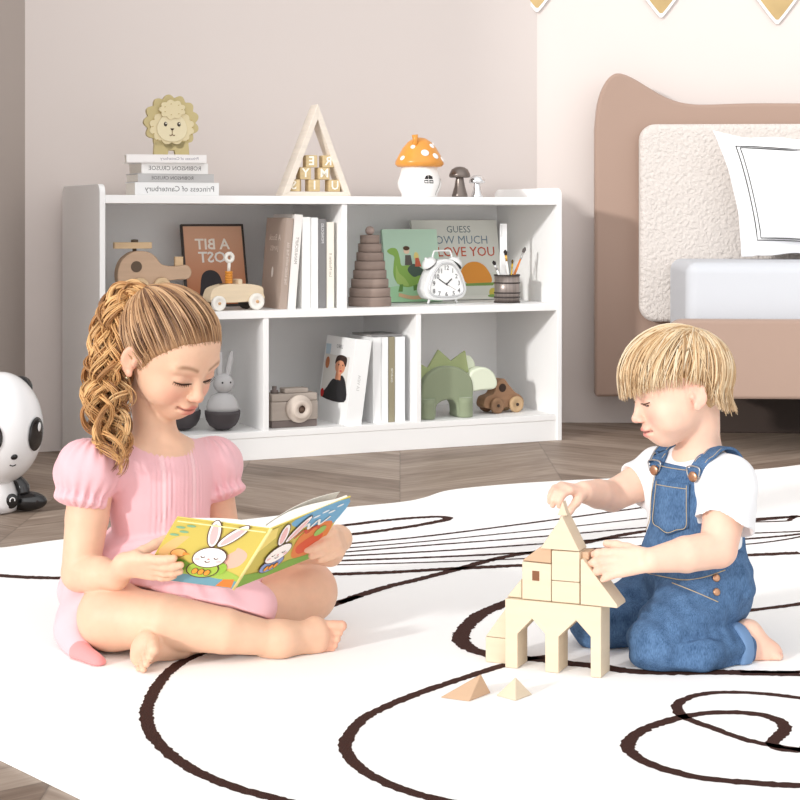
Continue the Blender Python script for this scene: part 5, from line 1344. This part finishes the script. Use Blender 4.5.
ax_ = unit(path[3]-path[0]); xx = unit(np.cross(ax_, [0, 1, 0])); yy = np.cross(ax_, xx)
MB().tube([path[1]+.0115*(math.cos(t)*xx+math.sin(t)*yy)-gr_org for t in np.linspace(0, 2*PI, 25)], .0042, 8, cap=False).build('hair_tie', mat((60, 52, 60), .5), girl)
# ================================================================ the picture book in her hands
def book_open():
    r = thing('picture_book', 'open picture book with cartoon rabbits on yellow covers, held by the girl', 'book', tuple(bk['SB']))
    o = bk['SB']; B_ = {k: v-o for k, v in bk.items()}
    th = .0022; cv = mat((214, 194, 100), .4, name='cover_card'); inner_m = mat((240, 236, 228), .7, name='endpaper')
    for nm, a, b, c, d, n_ in (('front_cover', 'TL', 'ST', 'SB', 'BL', nl_), ('back_cover', 'ST', 'TR', 'BR', 'SB', nr_)):
        q = [B_[x] for x in (d, c, b, a)]
        MB().hexa([x-n_*th for x in q]+[x for x in q]).build(nm, cv, r, bevel=.0006)
    pg = paper
    # page blocks: curved leaves fanning from the spine, on the girl's side of the covers
    for nm, A_, W_, n_, t0_, t1_ in (('pages', B_['BL']-B_['SB'], None, nl_, .003, .004), ('pages', B_['BR']-B_['SB'], None, nr_, .006, .010)):
        m = MB(); K2 = 14; H_ = B_['ST']-B_['SB']; rows = []
        for lay in range(2):
            row = []
            for i in range(K2+1):
                u = i/K2; base = A_*(u*.975); bow = (.010 if nm == 'pages' else .01)*math.sin(PI*min(1, u*1.15))**1.0*(1-u*.5)
                off = th+.0004 if lay == 0 else th+.001+t0_*(1-u)+t1_*u*.55+bow
                row.append(base-n_*off)
            rows.append(row)
        vs = []
        for hh in (.012, .985):
            for row in rows: vs += [p_+H_*hh for p_ in row]
        n = K2+1; fs = []
        for i in range(K2):
            fs += [(i, i+1, n+i+1, n+i), (2*n+i, 3*n+i, 3*n+i+1, 2*n+i+1), (n+i, n+i+1, 3*n+i+1, 3*n+i), (i, 2*n+i, 2*n+i+1, i+1)]
        fs += [(0, n, 3*n, 2*n), (K2, 2*n+K2, 3*n+K2, n+K2)]
        m.add(vs, fs, 0, False).build(nm, pg, r)
    # a loose leaf standing off the right-hand block
    H_ = B_['ST']-B_['SB']; A_ = B_['BR']-B_['SB']; m = MB(); rows = []
    for i in range(13): u = i/12; rows.append(A_*u*.93-nr_*(.011+.014*math.sin(PI*min(1, u*.8))*.8))
    vs = [p_+H_*.015 for p_ in rows]+[p_+H_*.98 for p_ in rows]+[p_+H_*.015-nr_*.0006 for p_ in rows]+[p_+H_*.98-nr_*.0006 for p_ in rows]
    fs = []
    for i in range(12): fs += [(i, i+1, 14+i, 13+i), (26+i, 39+i, 40+i, 27+i), (13+i, 14+i, 40+i, 39+i), (i, 26+i, 27+i, i+1)]
    fs += [(0, 13, 39, 26), (12, 38, 51, 25)]
    m.add(vs, fs).build('leaf', pg, r)
    MB().tube([B_['SB'], B_['ST']], .0024, 8).build('spine', mat((236, 222, 150), .5), r)
    fnL = quad_map(B_['TL'], B_['ST'], B_['SB'], B_['BL']); fnR = quad_map(B_['ST'], B_['TR'], B_['BR'], B_['SB'])
    def wrap(fn, n_): return lambda u, v: (fn(u, v)[0], n_)
    def bunny(p, cx, cy, s, coat, ky=1.35):
        p0 = p; p = Print(lambda u, v: p0.fn(u, cy+(v-cy)*ky)); p.mb, p.mats, p.layer = p0.mb, p0.mats, p0.layer
        ol, wc, pk = (92, 62, 58), (252, 246, 242), (240, 190, 190)
        for sx, tx_, a in ((-1, -.40, .30), (1, .46, -.55)):
            p.ell(cx+tx_*s, cy+1.30*s, .30*s, .80*s, ol, a); p.ell(cx+tx_*s, cy+1.30*s, .25*s, .75*s, wc, a); p.ell(cx+tx_*s, cy+1.26*s, .16*s, .60*s, pk, a)
        p.ell(cx, cy-.70*s, .72*s, .50*s, ol); p.ell(cx, cy-.70*s, .67*s, .45*s, coat)
        p.ell(cx, cy, .76*s, .60*s, ol); p.ell(cx, cy, .71*s, .55*s, wc)
        for sx in (-1, 1): p.stroke(smoothcurve([(cx+sx*.30*s-.10*s, cy+.02*s), (cx+sx*.30*s, cy-.05*s), (cx+sx*.30*s+.10*s, cy+.02*s)], 5), .05*s, ol); p.ell(cx+sx*.48*s, cy-.16*s, .12*s, .08*s, (248, 204, 204))
        p.ell(cx, cy-.08*s, .06*s, .04*s, (220, 130, 130)); p.stroke(smoothcurve([(cx-.12*s, cy-.20*s), (cx, cy-.27*s), (cx+.12*s, cy-.20*s)], 5), .04*s, ol)
        for k in range(3): p.ell(cx+(-.28+.28*k)*s, cy-.82*s, .14*s, .18*s, ol); p.ell(cx+(-.28+.28*k)*s, cy-.82*s, .115*s, .155*s, (238, 156, 60))
        p0.layer = p.layer
    p = Print(wrap(fnL, nl_))
    p.poly([(.005, .01), (.995, .01), (.995, .99), (.005, .99)], (212, 192, 96))
    p.poly(smoothcurve([(.02, .45), (.12, .70), (.30, .72), (.42, .58), (.36, .40), (.18, .34)], 5, True), (232, 190, 130)); p.poly(smoothcurve([(.55, .62), (.78, .66), (.93, .56), (.90, .36), (.70, .30), (.55, .42)], 5, True), (240, 186, 166))
    p.poly([(.005, .01), (.995, .01), (.995, .16), (.8, .21), (.6, .17), (.4, .24), (.2, .22), (.005, .28)], (112, 160, 176)); p.poly(smoothcurve([(.2, .20), (.35, .32), (.6, .34), (.85, .27), (.99, .2), (.99, .13), (.6, .15), (.3, .15)], 4, True), (166, 194, 84))
    p.poly([(.80, .02), (.97, .02), (.95, .16), (.84, .14)], (226, 128, 60))
    for (x, y) in ((.10, .86), (.16, .80), (.08, .74), (.20, .90)): p.ell(x, y, .05, .018, (132, 178, 140))
    p.ell(.23, .47, .085, .07, (150, 96, 60)); p.ell(.23, .47, .075, .06, (236, 178, 110)); p.poly([(.28, .50), (.36, .47), (.28, .44)], (232, 150, 70))
    p.ell(.27, .28, .15, .10, (120, 160, 60)); p.ell(.74, .30, .07, .10, (150, 190, 70))
    bunny(p, .57, .47, .235, (166, 196, 76), 1.2)
    p.stroke([(.03, .975), (.97, .975)], .02, (240, 232, 170)); p.build('cover_art', r)
    p = Print(wrap(fnR, nr_))
    p.poly([(.005, .01), (.995, .01), (.995, .99), (.005, .99)], (204, 188, 92)); p.poly(smoothcurve([(.30, .985), (.985, .985), (.985, .60), (.80, .62), (.62, .72), (.42, .80)], 4, True), (116, 172, 208))
    p.poly(smoothcurve([(.55, .60), (.75, .70), (.95, .62), (.98, .30), (.80, .12), (.60, .24)], 5, True), (222, 130, 70)); p.poly(smoothcurve([(.60, .40), (.80, .52), (.92, .42), (.86, .24), (.70, .22)], 5, True), (214, 90, 60))
    p.poly([(.005, .01), (.995, .01), (.995, .10), (.6, .17), (.3, .14), (.005, .24)], (128, 170, 74)); p.poly([(.02, .62), (.16, .78), (.10, .98), (.02, .98)], (236, 214, 120))
    for (x, y) in ((.62, .88), (.72, .91), (.82, .86), (.90, .92)): p.ell(x, y, .045, .018, (232, 240, 244))
    p.ell(.82, .55, .07, .08, (148, 186, 96))
    p.stroke(smoothcurve([(.44, .70), (.55, .80), (.60, .70), (.68, .80), (.74, .70), (.84, .78)], 5), .03, (240, 240, 236)); p.stroke(smoothcurve([(.46, .61), (.55, .70), (.62, .62), (.70, .69), (.78, .61)], 5), .028, (206, 84, 62))
    bunny(p, .34, .44, .21, (140, 160, 206), 1.25); p.build('cover_art', r)
book_open()
# ================================================================ the boy
skin_b = attr_mat('skin', .48, .3, sss=.12, noise=(60, .03))
bo_ = G(690, 668); bo_[2] = RT
boy = thing('person', 'kneeling blond boy in blue denim overalls and white t-shirt setting the top block', 'person', bo_)
Hb = Head(P(678, 387.5, 2.60), .0835, -1.44, -.25, .05, 1.2)
B = dict(neck=P(700, 453, 2.625), chest=P(695, 505, 2.635), belly=P(693, 555, 2.64), pelvis=P(698, 592, 2.66),
         ls=P(730, 483, 2.56), rs=P(660, 472, 2.71), le=P(718, 549, 2.515), lw=P(653, 560, 2.475), re=P(612, 496, 2.68), rw=P(584, 492, 2.605),
         lh=P(714, 584, 2.62), rh=P(684, 600, 2.73), lk=P(659, 643, 2.55), rk=P(600, 622, 2.68))
Yb = Rz3(-.80)
Fb = Field((.08, 2.38, 0), (.72, 2.90, .66), .0020)
Fb.add(Hb.prim(), 0)
Fb.chain([Hb.wor((0, -.30, -.42)), B['neck']+np.array([-.002, .0, -.004])], (.031, .033), .012)
Fb.add(ellipsoid(B['chest'], (.070, .052, .075), Yb), .03); Fb.add(ellipsoid(B['belly'], (.068, .060, .070), Yb), .03); Fb.add(ellipsoid(B['pelvis'], (.078, .072, .060), Yb), .03)
Fb.chain([B['rs'], B['neck']+np.array([0, .0, -.028]), B['ls']], (.030, .036, .030), .03)
A_f = Fb.like(); Lf_ = Fb.like()
A_f.chain([B['ls'], (B['ls']+B['le'])/2, B['le'], B['le']*.5+B['lw']*.5, B['lw']], (.032, .031, .028, .0265, .0185), .012)
A_f.chain([B['rs'], (B['rs']+B['re'])/2, B['re'], B['re']*.5+B['rw']*.5, B['rw']], (.030, .028, .0245, .0225, .0170), .02)
# left hand rests on the slope of the right-hand triangle
hL = unit(P(602, 564, 2.487)-B['lw']); wLb = B['lw']+hL*.004
hand(A_f, wLb, hL, (-.30, .80, -.50), (-.1, .4, .9), .100, [(.15, .30, .25), (.15, .32, .25), (.15, .34, .25), (.12, .38, .3)], thumb=(.75, .45, .3), tcurl=.15, spread=.10)
# right hand pinches the tiny tip block
tipP = np.array([TIPW[0], TIPW[1], TIPZ+.016])
hR = unit(P(566, 488, 2.585)-B['rw'])
hand(A_f, B['rw'], hR, (-.25, .05, -1), (0, -1, -.05), .084, [(.62, .85, .45), (.60, .80, .40), (.55, .75, .4), (.50, .7, .4)], thumb=(.62, .30, .75), tcurl=.28, spread=.03)
# bare left foot behind the cuff: instep on the rug, toes pointing back
an_ = P(729, 648, 2.585); hl_ = P(748, 634, 2.60); bf = P(770, 653, 2.60)
Lf_.chain([B['lk'], an_], (.035, .026), .01)
Lf_.chain([an_, hl_], (.024, .019), .012); Lf_.chain([an_, bf], (.021, .015), .014); Lf_.chain([hl_, bf], (.019, .014), .016)
for i in range(5):
    b = bf+np.array([-.002, -.013+.0075*i, .001]); d_ = unit(np.array([1, .12*i-.2, -.28])); r = (.0055, .0056, .0058, .0062, .0078)[i]; l = (.013, .016, .018, .019, .020)[i]
    Lf_.chain([b-d_*.01, b+d_*l*.6, b+d_*l], (r*1.2, r, r), .002)
Fb.D = smin(smin(Fb.D, Lf_.D, .003), A_f.D, .0025)
Fb.cut(lambda p: RT+.0006-p[..., 2], .002)
Vb, Fcb = Fb.mesh(); Vb = laplace(Vb, Fcb, 1, .35)
Tb = Hb.tint(Vb, (238, 198, 176), (212, 122, 118), (236, 156, 142), (206, 168, 124), .55)
for c, r in ((bf, .03), (wLb+hL*.07, .02), (B['rw']+hR*.06, .02), (B['le'], .03)):
    m = (.4*np.exp(-((Vb-c)**2).sum(1)/(r*r)))[:, None]; Tb = Tb*(1-m)+L3(232, 160, 142)*m
np_mesh('body', Vb, Fcb, skin_b, boy, bo_, Tb)
for sx in (-1, 1): lash(Hb, sx, boy, bo_, mat((96, 68, 52), .6, name='lash'), z0=-.092, drop=.016, r=.018, fringe=False)
def iris(Hd, sx):
    c = Hd.surf(sx*.31, -.118, off=.004); n_ = unit(Hd.R@np.array([sx*.25, .9, -.3])); x_ = unit(np.cross([0, 0, 1], n_)); y_ = np.cross(n_, x_)
    MB().ell(c-bo_, (Hd.s*.085, Hd.s*.032, Hd.s*.010), 14, np.stack([x_, y_, n_], 1)).build('eye', mat((58, 44, 40), .25, spec=.5), boy)
for sx in (-1, 1): iris(Hb, sx)
# ---------------------------------------------------------------- t-shirt
Ft = Field((.20, 2.40, .12), (.72, 2.86, .40), .0024)
Ft.add(ellipsoid(B['chest'], (.078, .061, .082), Yb), .03); Ft.add(ellipsoid(B['belly']+[.0, 0, .0], (.077, .070, .075), Yb), .03)
Ft.chain([B['rs'], B['neck']+np.array([0, .0, -.029]), B['ls']], (.036, .041, .036), .03)
Ft.sub(ellipsoid(B['neck']+np.array([-.006, -.004, .022]), (.042, .040, .026), None), .004)
for k1, k2, f_, r0, r1 in (('ls', 'le', .62, .037, .046), ('rs', 'rs', 0, .036, .036)):
    if f_: Ft.chain([B[k1], B[k1]*(1-f_)+B[k2]*f_+[0.004, 0, 0]], (r0, r1), .02)
sl_ = B['rs']*.55+B['re']*.45; Ft.chain([B['rs'], sl_+[.0, 0, -.002]], (.036, .037), .02)
e1 = B['ls']*.38+B['le']*.62; dA = unit(B['le']-B['ls']); Ft.sub(capsule(e1+dA*.036, e1+dA*.12, .055), .003); Ft.sub(capsule(e1+dA*.030, e1+dA*.05, .036), .004)
dB_ = unit(B['re']-B['rs']); Ft.sub(capsule(sl_+dB_*.045, sl_+dB_*.12, .05), .003); Ft.sub(capsule(sl_+dB_*.02, sl_+dB_*.05, .031), .004)
Ft.warp(lambda p: .0016*np.sin((p@np.array([60, 20, 95]))+2*np.sin(p[..., 2]*50))*np.exp(-((p-(B['ls']*.5+B['le']*.5))**2).sum(-1)/.0025)+.0012*np.sin(p@np.array([110, 40, 30])))
Vt, Fct = Ft.mesh(); Vt = laplace(Vt, Fct, 1, .4)
np_mesh('t_shirt', Vt, Fct, mat((238, 238, 240), .9, sheen=.1, bump=(300, .1, .001), name='white_jersey'), boy, bo_)
# ---------------------------------------------------------------- overalls
denim = bpy.data.materials.new('denim'); denim.use_nodes = True; nt = denim.node_tree; N_ = nt.nodes.new; L_ = nt.links.new
bsd = nt.nodes['Principled BSDF']; tcn = N_('ShaderNodeTexCoord')
n1 = N_('ShaderNodeTexNoise'); n1.inputs['Scale'].default_value = 70; n1.inputs['Detail'].default_value = 6; L_(tcn.outputs['Object'], n1.inputs['Vector'])
mp = N_('ShaderNodeMapping'); mp.inputs['Scale'].default_value = (900, 900, 160); L_(tcn.outputs['Object'], mp.inputs['Vector'])
n2 = N_('ShaderNodeTexNoise'); n2.inputs['Scale'].default_value = 1; n2.inputs['Detail'].default_value = 2; L_(mp.outputs[0], n2.inputs['Vector'])
ad = N_('ShaderNodeMath'); ad.operation = 'MULTIPLY_ADD'; ad.inputs[1].default_value = .60; L_(n2.outputs[0], ad.inputs[0])
sc2 = N_('ShaderNodeMath'); sc2.operation = 'MULTIPLY'; sc2.inputs[1].default_value = .40; L_(n1.outputs[0], sc2.inputs[0]); L_(sc2.outputs[0], ad.inputs[2])
rp = N_('ShaderNodeValToRGB'); L_(ad.outputs[0], rp.inputs[0]); rp.color_ramp.elements[0].position = .24; rp.color_ramp.elements[0].color = rgb(36, 62, 96); rp.color_ramp.elements[1].position = .80; rp.color_ramp.elements[1].color = rgb(108, 142, 182)
L_(rp.outputs[0], bsd.inputs['Base Color']); bsd.inputs['Roughness'].default_value = .85; bsd.inputs['Specular IOR Level'].default_value = .15
bpn = N_('ShaderNodeBump'); bpn.inputs['Strength'].default_value = .3; bpn.inputs['Distance'].default_value = .002; L_(ad.outputs[0], bpn.inputs['Height']); L_(bpn.outputs[0], bsd.inputs['Normal'])
Fo = Field((.14, 2.38, 0), (.72, 2.92, .40), .0024)
Fo.add(ellipsoid(B['pelvis']+[.004, 0, -.0], (.082, .080, .070), Yb), 0)
Fo.add(ellipsoid(B['belly']+[.002, 0, -.012], (.082, .076, .062), Yb), .03)
Lg = Fo.like(); Rg = Fo.like()
Lg.chain([B['lh'], B['lh']*.45+B['lk']*.55, B['lk']], (.061, .057, .0485), .02); Rg.chain([B['rh'], B['rh']*.5+B['rk']*.5, B['rk']], (.070, .060, .047), .02)
Cg = Fo.like(); Cg.chain([B['lk']+[.004, 0, -.004], P(697, 650, 2.545), an_+[-.006, 0, 0]], (.043, .041, .036), .012)
cu_ = an_+[-.012, 0, 0]; Cg.chain([cu_, cu_+[.016, .002, .0005]], (.0375, .0375), .003)
ra_ = B['rk']+np.array([.15, .03, -.01]); Rg.chain([B['rk']+[.004, 0, 0], ra_], (.042, .036), .012)
def folds(p): return .0015*np.sin(p@np.array([95, 30, 120])+1.6*np.sin(p@np.array([40, 60, -50])))+.0010*np.sin(p@np.array([-60, 40, 180])+2)
Lg.warp(folds); Rg.warp(folds); Cg.warp(folds)
Fo.D = smin(smin(smin(Fo.D, Rg.D, .018), Lg.D, .014), Cg.D, .004)
# back panel and waist, then the bib: a shell over the front of the torso
Tor = Fo.like()
Tor.add(ellipsoid(B['chest'], (.083, .066, .088), Yb), .0); Tor.add(ellipsoid(B['belly'], (.083, .076, .080), Yb), .03); Tor.chain([B['rs'], B['neck']+np.array([0, .0, -.029]), B['ls']], (.030, .040, .030), .03)
def tl(p): return (p-B['chest'])@Yb              # x to her/his right as seen from outside..., -y = forward
ZBIB = P(660, 468, 2.57)[2]
wz_ = P(700, 552, 2.60)[2]
def bib(p):
    q = tl(p); front = q[..., 1]+.012; hw = .047+np.clip((ZBIB-.085-p[..., 2])/.07, 0, 1)**1.5*.05
    side = np.abs(q[..., 0]-.004)-hw; low = p[..., 2]-wz_
    b_ = np.maximum(np.maximum(front, side), p[..., 2]-ZBIB)
    bk_ = np.maximum(np.maximum(-(q[..., 1]+.004), np.abs(q[..., 0])-(.070-np.clip((p[..., 2]-wz_)/.12, 0, 1)*.045)), p[..., 2]-(ZBIB-.01))
    return np.minimum(np.minimum(b_, bk_), low)
Tor.cut(bib, .003); Tor.cut(lambda p: (wz_-.05)-p[..., 2], .004)
Fo.D = smin(Fo.D, Tor.D, .006)
cr1, cr2 = P(684, 640, 2.512), P(744, 626, 2.55)
Fo.sub(capsule(cr1, (cr1+cr2)/2+[0, -.004, 0], .0035, .006), .010); Fo.sub(capsule((cr1+cr2)/2+[0, -.004, 0], cr2, .006, .007), .010)
hp1 = P(662, 596, 2.53); Fo.sub(capsule(hp1, P(716, 604, 2.53), .003, .004), .012)
Fo.cut(lambda p: RT+.0008-p[..., 2], .002)
Vo, Fco = Fo.mesh(); Vo = laplace(Vo, Fco, 1, .35)
ov = np_mesh('overalls', Vo, Fco, denim, boy, bo_)
Fcf = Field(an_-.07, an_+.07, .0022); cd_ = unit(an_-P(697, 650, 2.545)); cu0 = an_+cd_*.004
Fcf.add(capsule(cu0, cu0+cd_*.001, .0405), 0)
Fcf.cut(lambda p: np.abs((p-cu0)@cd_)-.011, .003); Fcf.cut(lambda p: RT+.0008-p[..., 2], .002)
Vc_, Fc_ = Fcf.mesh(); np_mesh('cuff', Vc_, Fc_, mat((110, 140, 178), .85, bump=(400, .3, .001), name='turned_denim'), boy, bo_)
# straps, pocket, buttons, stitching follow the surface of the clothes
def tor_fn(p):
    d = ellipsoid(B['chest'], (.083, .066, .088), Yb)[0](p); d = smin(d, ellipsoid(B['belly'], (.083, .076, .080), Yb)[0](p), .03)
    for a_, b_, r1, r2 in ((B['rs'], B['neck']+np.array([0, .0, -.029]), .037, .042), (B['neck']+np.array([0, .0, -.029]), B['ls'], .042, .037)): d = smin(d, capsule(a_, b_, r1, r2)[0](p), .03)
    return d
def drop(pt, dr, off):                     # slide a point along direction dr onto the clothed torso
    p = np.array(pt, float); dr = unit(dr)
    for _ in range(80):
        d = float(tor_fn(p[None])[0])-off
        if d < .0004: break
        p = p+dr*max(d*.7, .0003)
    return p
fwd = Yb@np.array([0, -1., 0]); rgt = Yb@np.array([1., 0, 0])
def onfront(x, z, off=.0): return drop(B['chest']+rgt*x+fwd*.2+np.array([0, 0, z-B['chest'][2]]), -fwd, off)
def ribbon3(pts, wdir, w, th, name, m_, par):
    pts = np.array(pts); mb = MB(); t = np.gradient(pts, axis=0); vs = []
    for i, p in enumerate(pts):
        wd = wdir[i] if np.ndim(wdir) == 2 else wdir; tt = unit(t[i]); wd = unit(wd-tt*np.dot(wd, tt)); n_ = np.cross(tt, wd)
        for a_, b_ in ((-1, -1), (1, -1), (1, 1), (-1, 1)): vs.append(p+wd*a_*w/2+n_*b_*th/2-bo_)
    k = len(pts); fs = [(0, 1, 2, 3), (4*k-4, 4*k-1, 4*k-2, 4*k-3)]
    for i in range(k-1):
        for j in range(4): fs.append((4*i+j, 4*i+4+j, 4*i+4+(j+1) % 4, 4*i+(j+1) % 4))
    return mb.add(vs, fs, 0, True).build(name, m_, par, bevel=.0007)
brass = mat((196, 150, 120), .3, .85, name='copper_button'); steel = mat((180, 178, 176), .3, .8, name='buckle_steel'); stitch = mat((196, 176, 142), .8, name='stitch_thread')
for sx in (1, -1):
    pts = []
    x_ = sx*.041+.004
    p0 = onfront(x_-.004, ZBIB-.008, .002)
    top_z = B['neck'][2]+.08
    prof = [p0, onfront(x_+sx*.004, ZBIB+.012, .0025)]
    for y_ in (-.040, -.026, -.012, .004, .020, .036):
        prof.append(drop(B['chest']+rgt*(x_+sx*.010)-fwd*y_+np.array([0, 0, .22]), (0, 0, -1), .0025))
    for z_, xx_ in ((ZBIB+.004, .030), (ZBIB-.03, .022), (ZBIB-.07, .014)):
        prof.append(drop(B['chest']+rgt*(sx*xx_)-fwd*.2+np.array([0, 0, z_-B['chest'][2]]), fwd, .0025))
    c_ = smoothcurve(prof, 5)
    st = ribbon3(c_, rgt, .023, .004, 'strap', denim, boy)
    bu_ = onfront(x_-.003, ZBIB-.012, .004); n_ = fwd; x2 = rgt; A_ = np.stack([x2, np.cross(n_, x2), n_], 1)
    MB().lathe([(0, -.002), (.0075, -.001), (.0082, .001), (.0065, .0028), (.0025, .0022), (0, .0032)], 20, bu_-bo_, A_).build('button', brass, st)
    k0, k1 = c_[3], c_[5]
    sq = [bu_+x2*.0085+[0, 0, -.002], bu_+x2*.011+[0, 0, .014], bu_-x2*.011+[0, 0, .014], bu_-x2*.0085+[0, 0, -.002]]
    MB().tube(smoothcurve([q_-bo_ for q_ in sq], 4), .0012, 6).build('buckle', steel, st)
    for o_ in (-.0095, .0095): MB().tube([p_-bo_+rgt*o_+fwd*.0022+np.array([0, 0, .0012]) for p_ in c_[4:24]], .00055, 4).build('stitching', stitch, st)
# bib pocket
pk = []
for (x, z) in ((-.030, .0), (.030, .0), (.030, -.044), (.0, -.056), (-.030, -.044)): pk.append((x-.004, ZBIB-.024+z))
nx_, nz_ = 9, 9; vs = []; fs = []
for j in range(nz_):
    for i in range(nx_):
        u = i/(nx_-1); v = j/(nz_-1); x = -.030+.064*u; zl = -.066-.014*(1-abs(2*u-1)); z = ZBIB-.024+zl*v
        for o_ in (.0005, .0042): vs.append(onfront(x, z, o_)-bo_)
for j in range(nz_-1):
    for i in range(nx_-1):
        a_ = 2*(j*nx_+i); b_ = a_+2; c_ = a_+2*nx_; d_ = c_+2; fs += [(a_+1, b_+1, d_+1, c_+1)]
        if j == 0: fs.append((a_, b_, b_+1, a_+1))
        if j == nz_-2: fs.append((c_, c_+1, d_+1, d_))
        if i == 0: fs.append((a_, a_+1, c_+1, c_))
        if i == nx_-2: fs.append((b_, d_, d_+1, b_+1))
pkt = MB().add(vs, fs, 0, True).build('pocket', denim, ov)
def seam(pts, name, par, r=.0006, m_=stitch): MB().tube([np.array(p)-bo_ for p in smoothcurve(pts, 5)], r, 4).build(name, m_, par)
seam([onfront(x, z, .0048) for x, z in ((-.028, ZBIB-.026), (-.028, ZBIB-.06), (-.028, ZBIB-.088), (-.014, ZBIB-.094), (.002, ZBIB-.100), (.018, ZBIB-.094), (.032, ZBIB-.088), (.032, ZBIB-.06), (.032, ZBIB-.026))], 'stitching', pkt)
seam([onfront(x, ZBIB-.031, .0048) for x in (-.028, -.014, .002, .018, .032)], 'stitching', pkt)
seam([onfront(x, ZBIB-.004, .0016) for x in (-.041, -.03, -.015, 0, .015, .03, .045)], 'stitching', ov)
seam([onfront(-.040, ZBIB-.004, .0014), onfront(-.040, ZBIB-.03, .0014), onfront(-.040, ZBIB-.06, .0014), onfront(-.041, ZBIB-.085, .0014), onfront(-.05, ZBIB-.105, .0014)], 'stitching', ov)
# side button at the hip on the camera side
def near_side(px, py, off):                # slide from the camera side onto the overalls mesh
    p = P(px, py, 2.40); d_ = unit(p-np.array([0, 0, EYE])); from_ = Vector(p-bo_)
    ok, loc, nor, _i = ov.ray_cast(from_, Vector(d_)); return (np.array(loc)+bo_+np.array(nor)*off if ok else None), np.array(nor)
for (px, py) in ((716, 578), (716, 592)):
    q_, n_ = near_side(px, py, .0015)
    if q_ is not None:
        x2 = unit(np.cross([0, 0, 1], n_)); A_ = np.stack([x2, np.cross(n_, x2), n_], 1)
        MB().lathe([(0, -.002), (.0055, -.001), (.006, .001), (.0045, .0024), (.002, .002), (0, .003)], 18, q_-bo_, A_).build('hip_button', brass, ov)
for nm, path_ in (('waist_seam', [(648, 573), (665, 577), (685, 580), (705, 577), (725, 570)]), ('pocket_seam', [(672, 583), (690, 590), (707, 597), (718, 602)])):
    pts = []
    for px, py in path_:
        q_, n_ = near_side(px, py, .0006)
        if q_ is not None: pts.append(q_)
    if len(pts) > 2: seam(pts, nm, ov, .0008)
# ---------------------------------------------------------------- hair: straight blond bob with a fringe
hair_b = attr_mat('blond_hair', .42, .45)
hb_fn = lambda p: smin(cranium(p), ellipsoid((0, .20, -.28), (.58, .56, .60))[0](p), .22)-.045
Fh = Field(Hb.c-.12, Hb.c+.12, .0022)
Fh.add(((lambda p: hb_fn(Hb.loc(p))*Hb.s), Hb.c-.115, Hb.c+.115), 0)
def capline(q): return np.where(q[..., 1] > .0, .20+.35*np.clip(q[..., 1]-.2, 0, 1)+.02, np.maximum(.20+1.9*q[..., 1], -.62))
Fh.cut(lambda p: -(lambda q: (q[..., 2]-capline(q))*Hb.s*.5)(Hb.loc(p)), .004)
for ec in ear_c: Fh.sub(ellipsoid(Hb.wor(ec), (.017, .017, .020)), .006)
Vh, Fch = Fh.mesh(); Vh = laplace(Vh, Fch, 2, .5)
np_mesh('hair', Vh, Fch, hair_b, boy, bo_, np.tile(L3(196, 158, 108), (len(Vh), 1)))
bt = [L3(*c) for c in ((214, 184, 144), (202, 168, 126), (222, 198, 162), (180, 144, 104), (216, 188, 150), (228, 208, 178))]
crown = unit(np.array([.05, -.42, .9])); lst = []
c0 = np.array([0, -.1, .1])
def slerp(a_, b_, t):
    om = math.acos(np.clip(np.dot(a_, b_), -1, 1)); return (np.sin((1-t)*om)[:, None]*a_+np.sin(t*om)[:, None]*b_)/max(math.sin(om), 1e-6)
for i in range(1500):
    az = rng.uniform(-PI, PI)               # 0 = face, +-pi = nape
    a_ = abs(az)/PI; sd = 1 if az >= 0 else -1
    # where this strand ends (local coordinates): fringe -> temple -> over the ear -> nape
    kx = np.array([0, .12, .22, .32, .36, .40, .44, .47, .50, .60, .75, 1.0])
    ex = np.interp(a_, kx, [0, .30, .55, .70, .76, .79, .79, .79, .78, .70, .50, .0]); ey = np.interp(a_, kx, [.90, .84, .66, .42, .22, .02, -.14, -.30, -.38, -.55, -.78, -.92]); ez = np.interp(a_, kx, [.10, .12, .15, .15, .10, .10, .08, -.10, -.36, -.50, -.58, -.60])
    cut_ = 1.0 if rng.random() < .88 else rng.uniform(.45, .95)
    e_l = np.array([sd*ex, ey, ez+.09*(rng.random()-.5)])
    d1 = unit(e_l-c0); st0 = unit(crown+.13*rng.standard_normal(3)*np.array([1, 1, .3]))
    m = 18; t = np.linspace(0, cut_, m); dirs = slerp(st0, d1, t)
    sw = .10*sd*np.sin(t*PI)*rng.standard_normal()*.5; dirs = dirs+np.outer(sw, np.cross(st0, d1)); dirs /= np.linalg.norm(dirs, axis=1)[:, None]
    pl_ = Hb.ray(dirs, hb_fn); nn = (pl_-c0)/np.linalg.norm(pl_-c0, axis=1)[:, None]
    flick = (.24*rng.random()+.05)*np.clip((t-.80)/.2, 0, 1)**2*(1 if a_ > .5 else .15)
    front_ = max(0, 1-a_/.30); off = .012+(.07+.10*front_)*rng.random()*np.sin(np.clip(t*1.15, 0, 1)*PI*.62)+.05*front_*t+flick+.010*np.sin(t*8+i)
    pl_ = pl_+nn*off[:, None]
    if a_ > .5: pl_[:, 2] -= .06*np.clip((t-.8)/.2, 0, 1)*rng.random()
    if cut_ == 1.0 and rng.random() < .25: pl_[:, 2] -= .05*np.clip((t-.85)/.15, 0, 1)
    rad = Hb.s*(.010+.012*rng.random())*np.interp(np.linspace(0, 1, m), [0, .1, .75, 1], [.5, 1, .9, .2])
    lst.append((Hb.wor(pl_), rad, bt[rng.integers(6)]*(.88+.2*rng.random())))
strands('hair_strands', lst, hair_b, boy, bo_, 5)
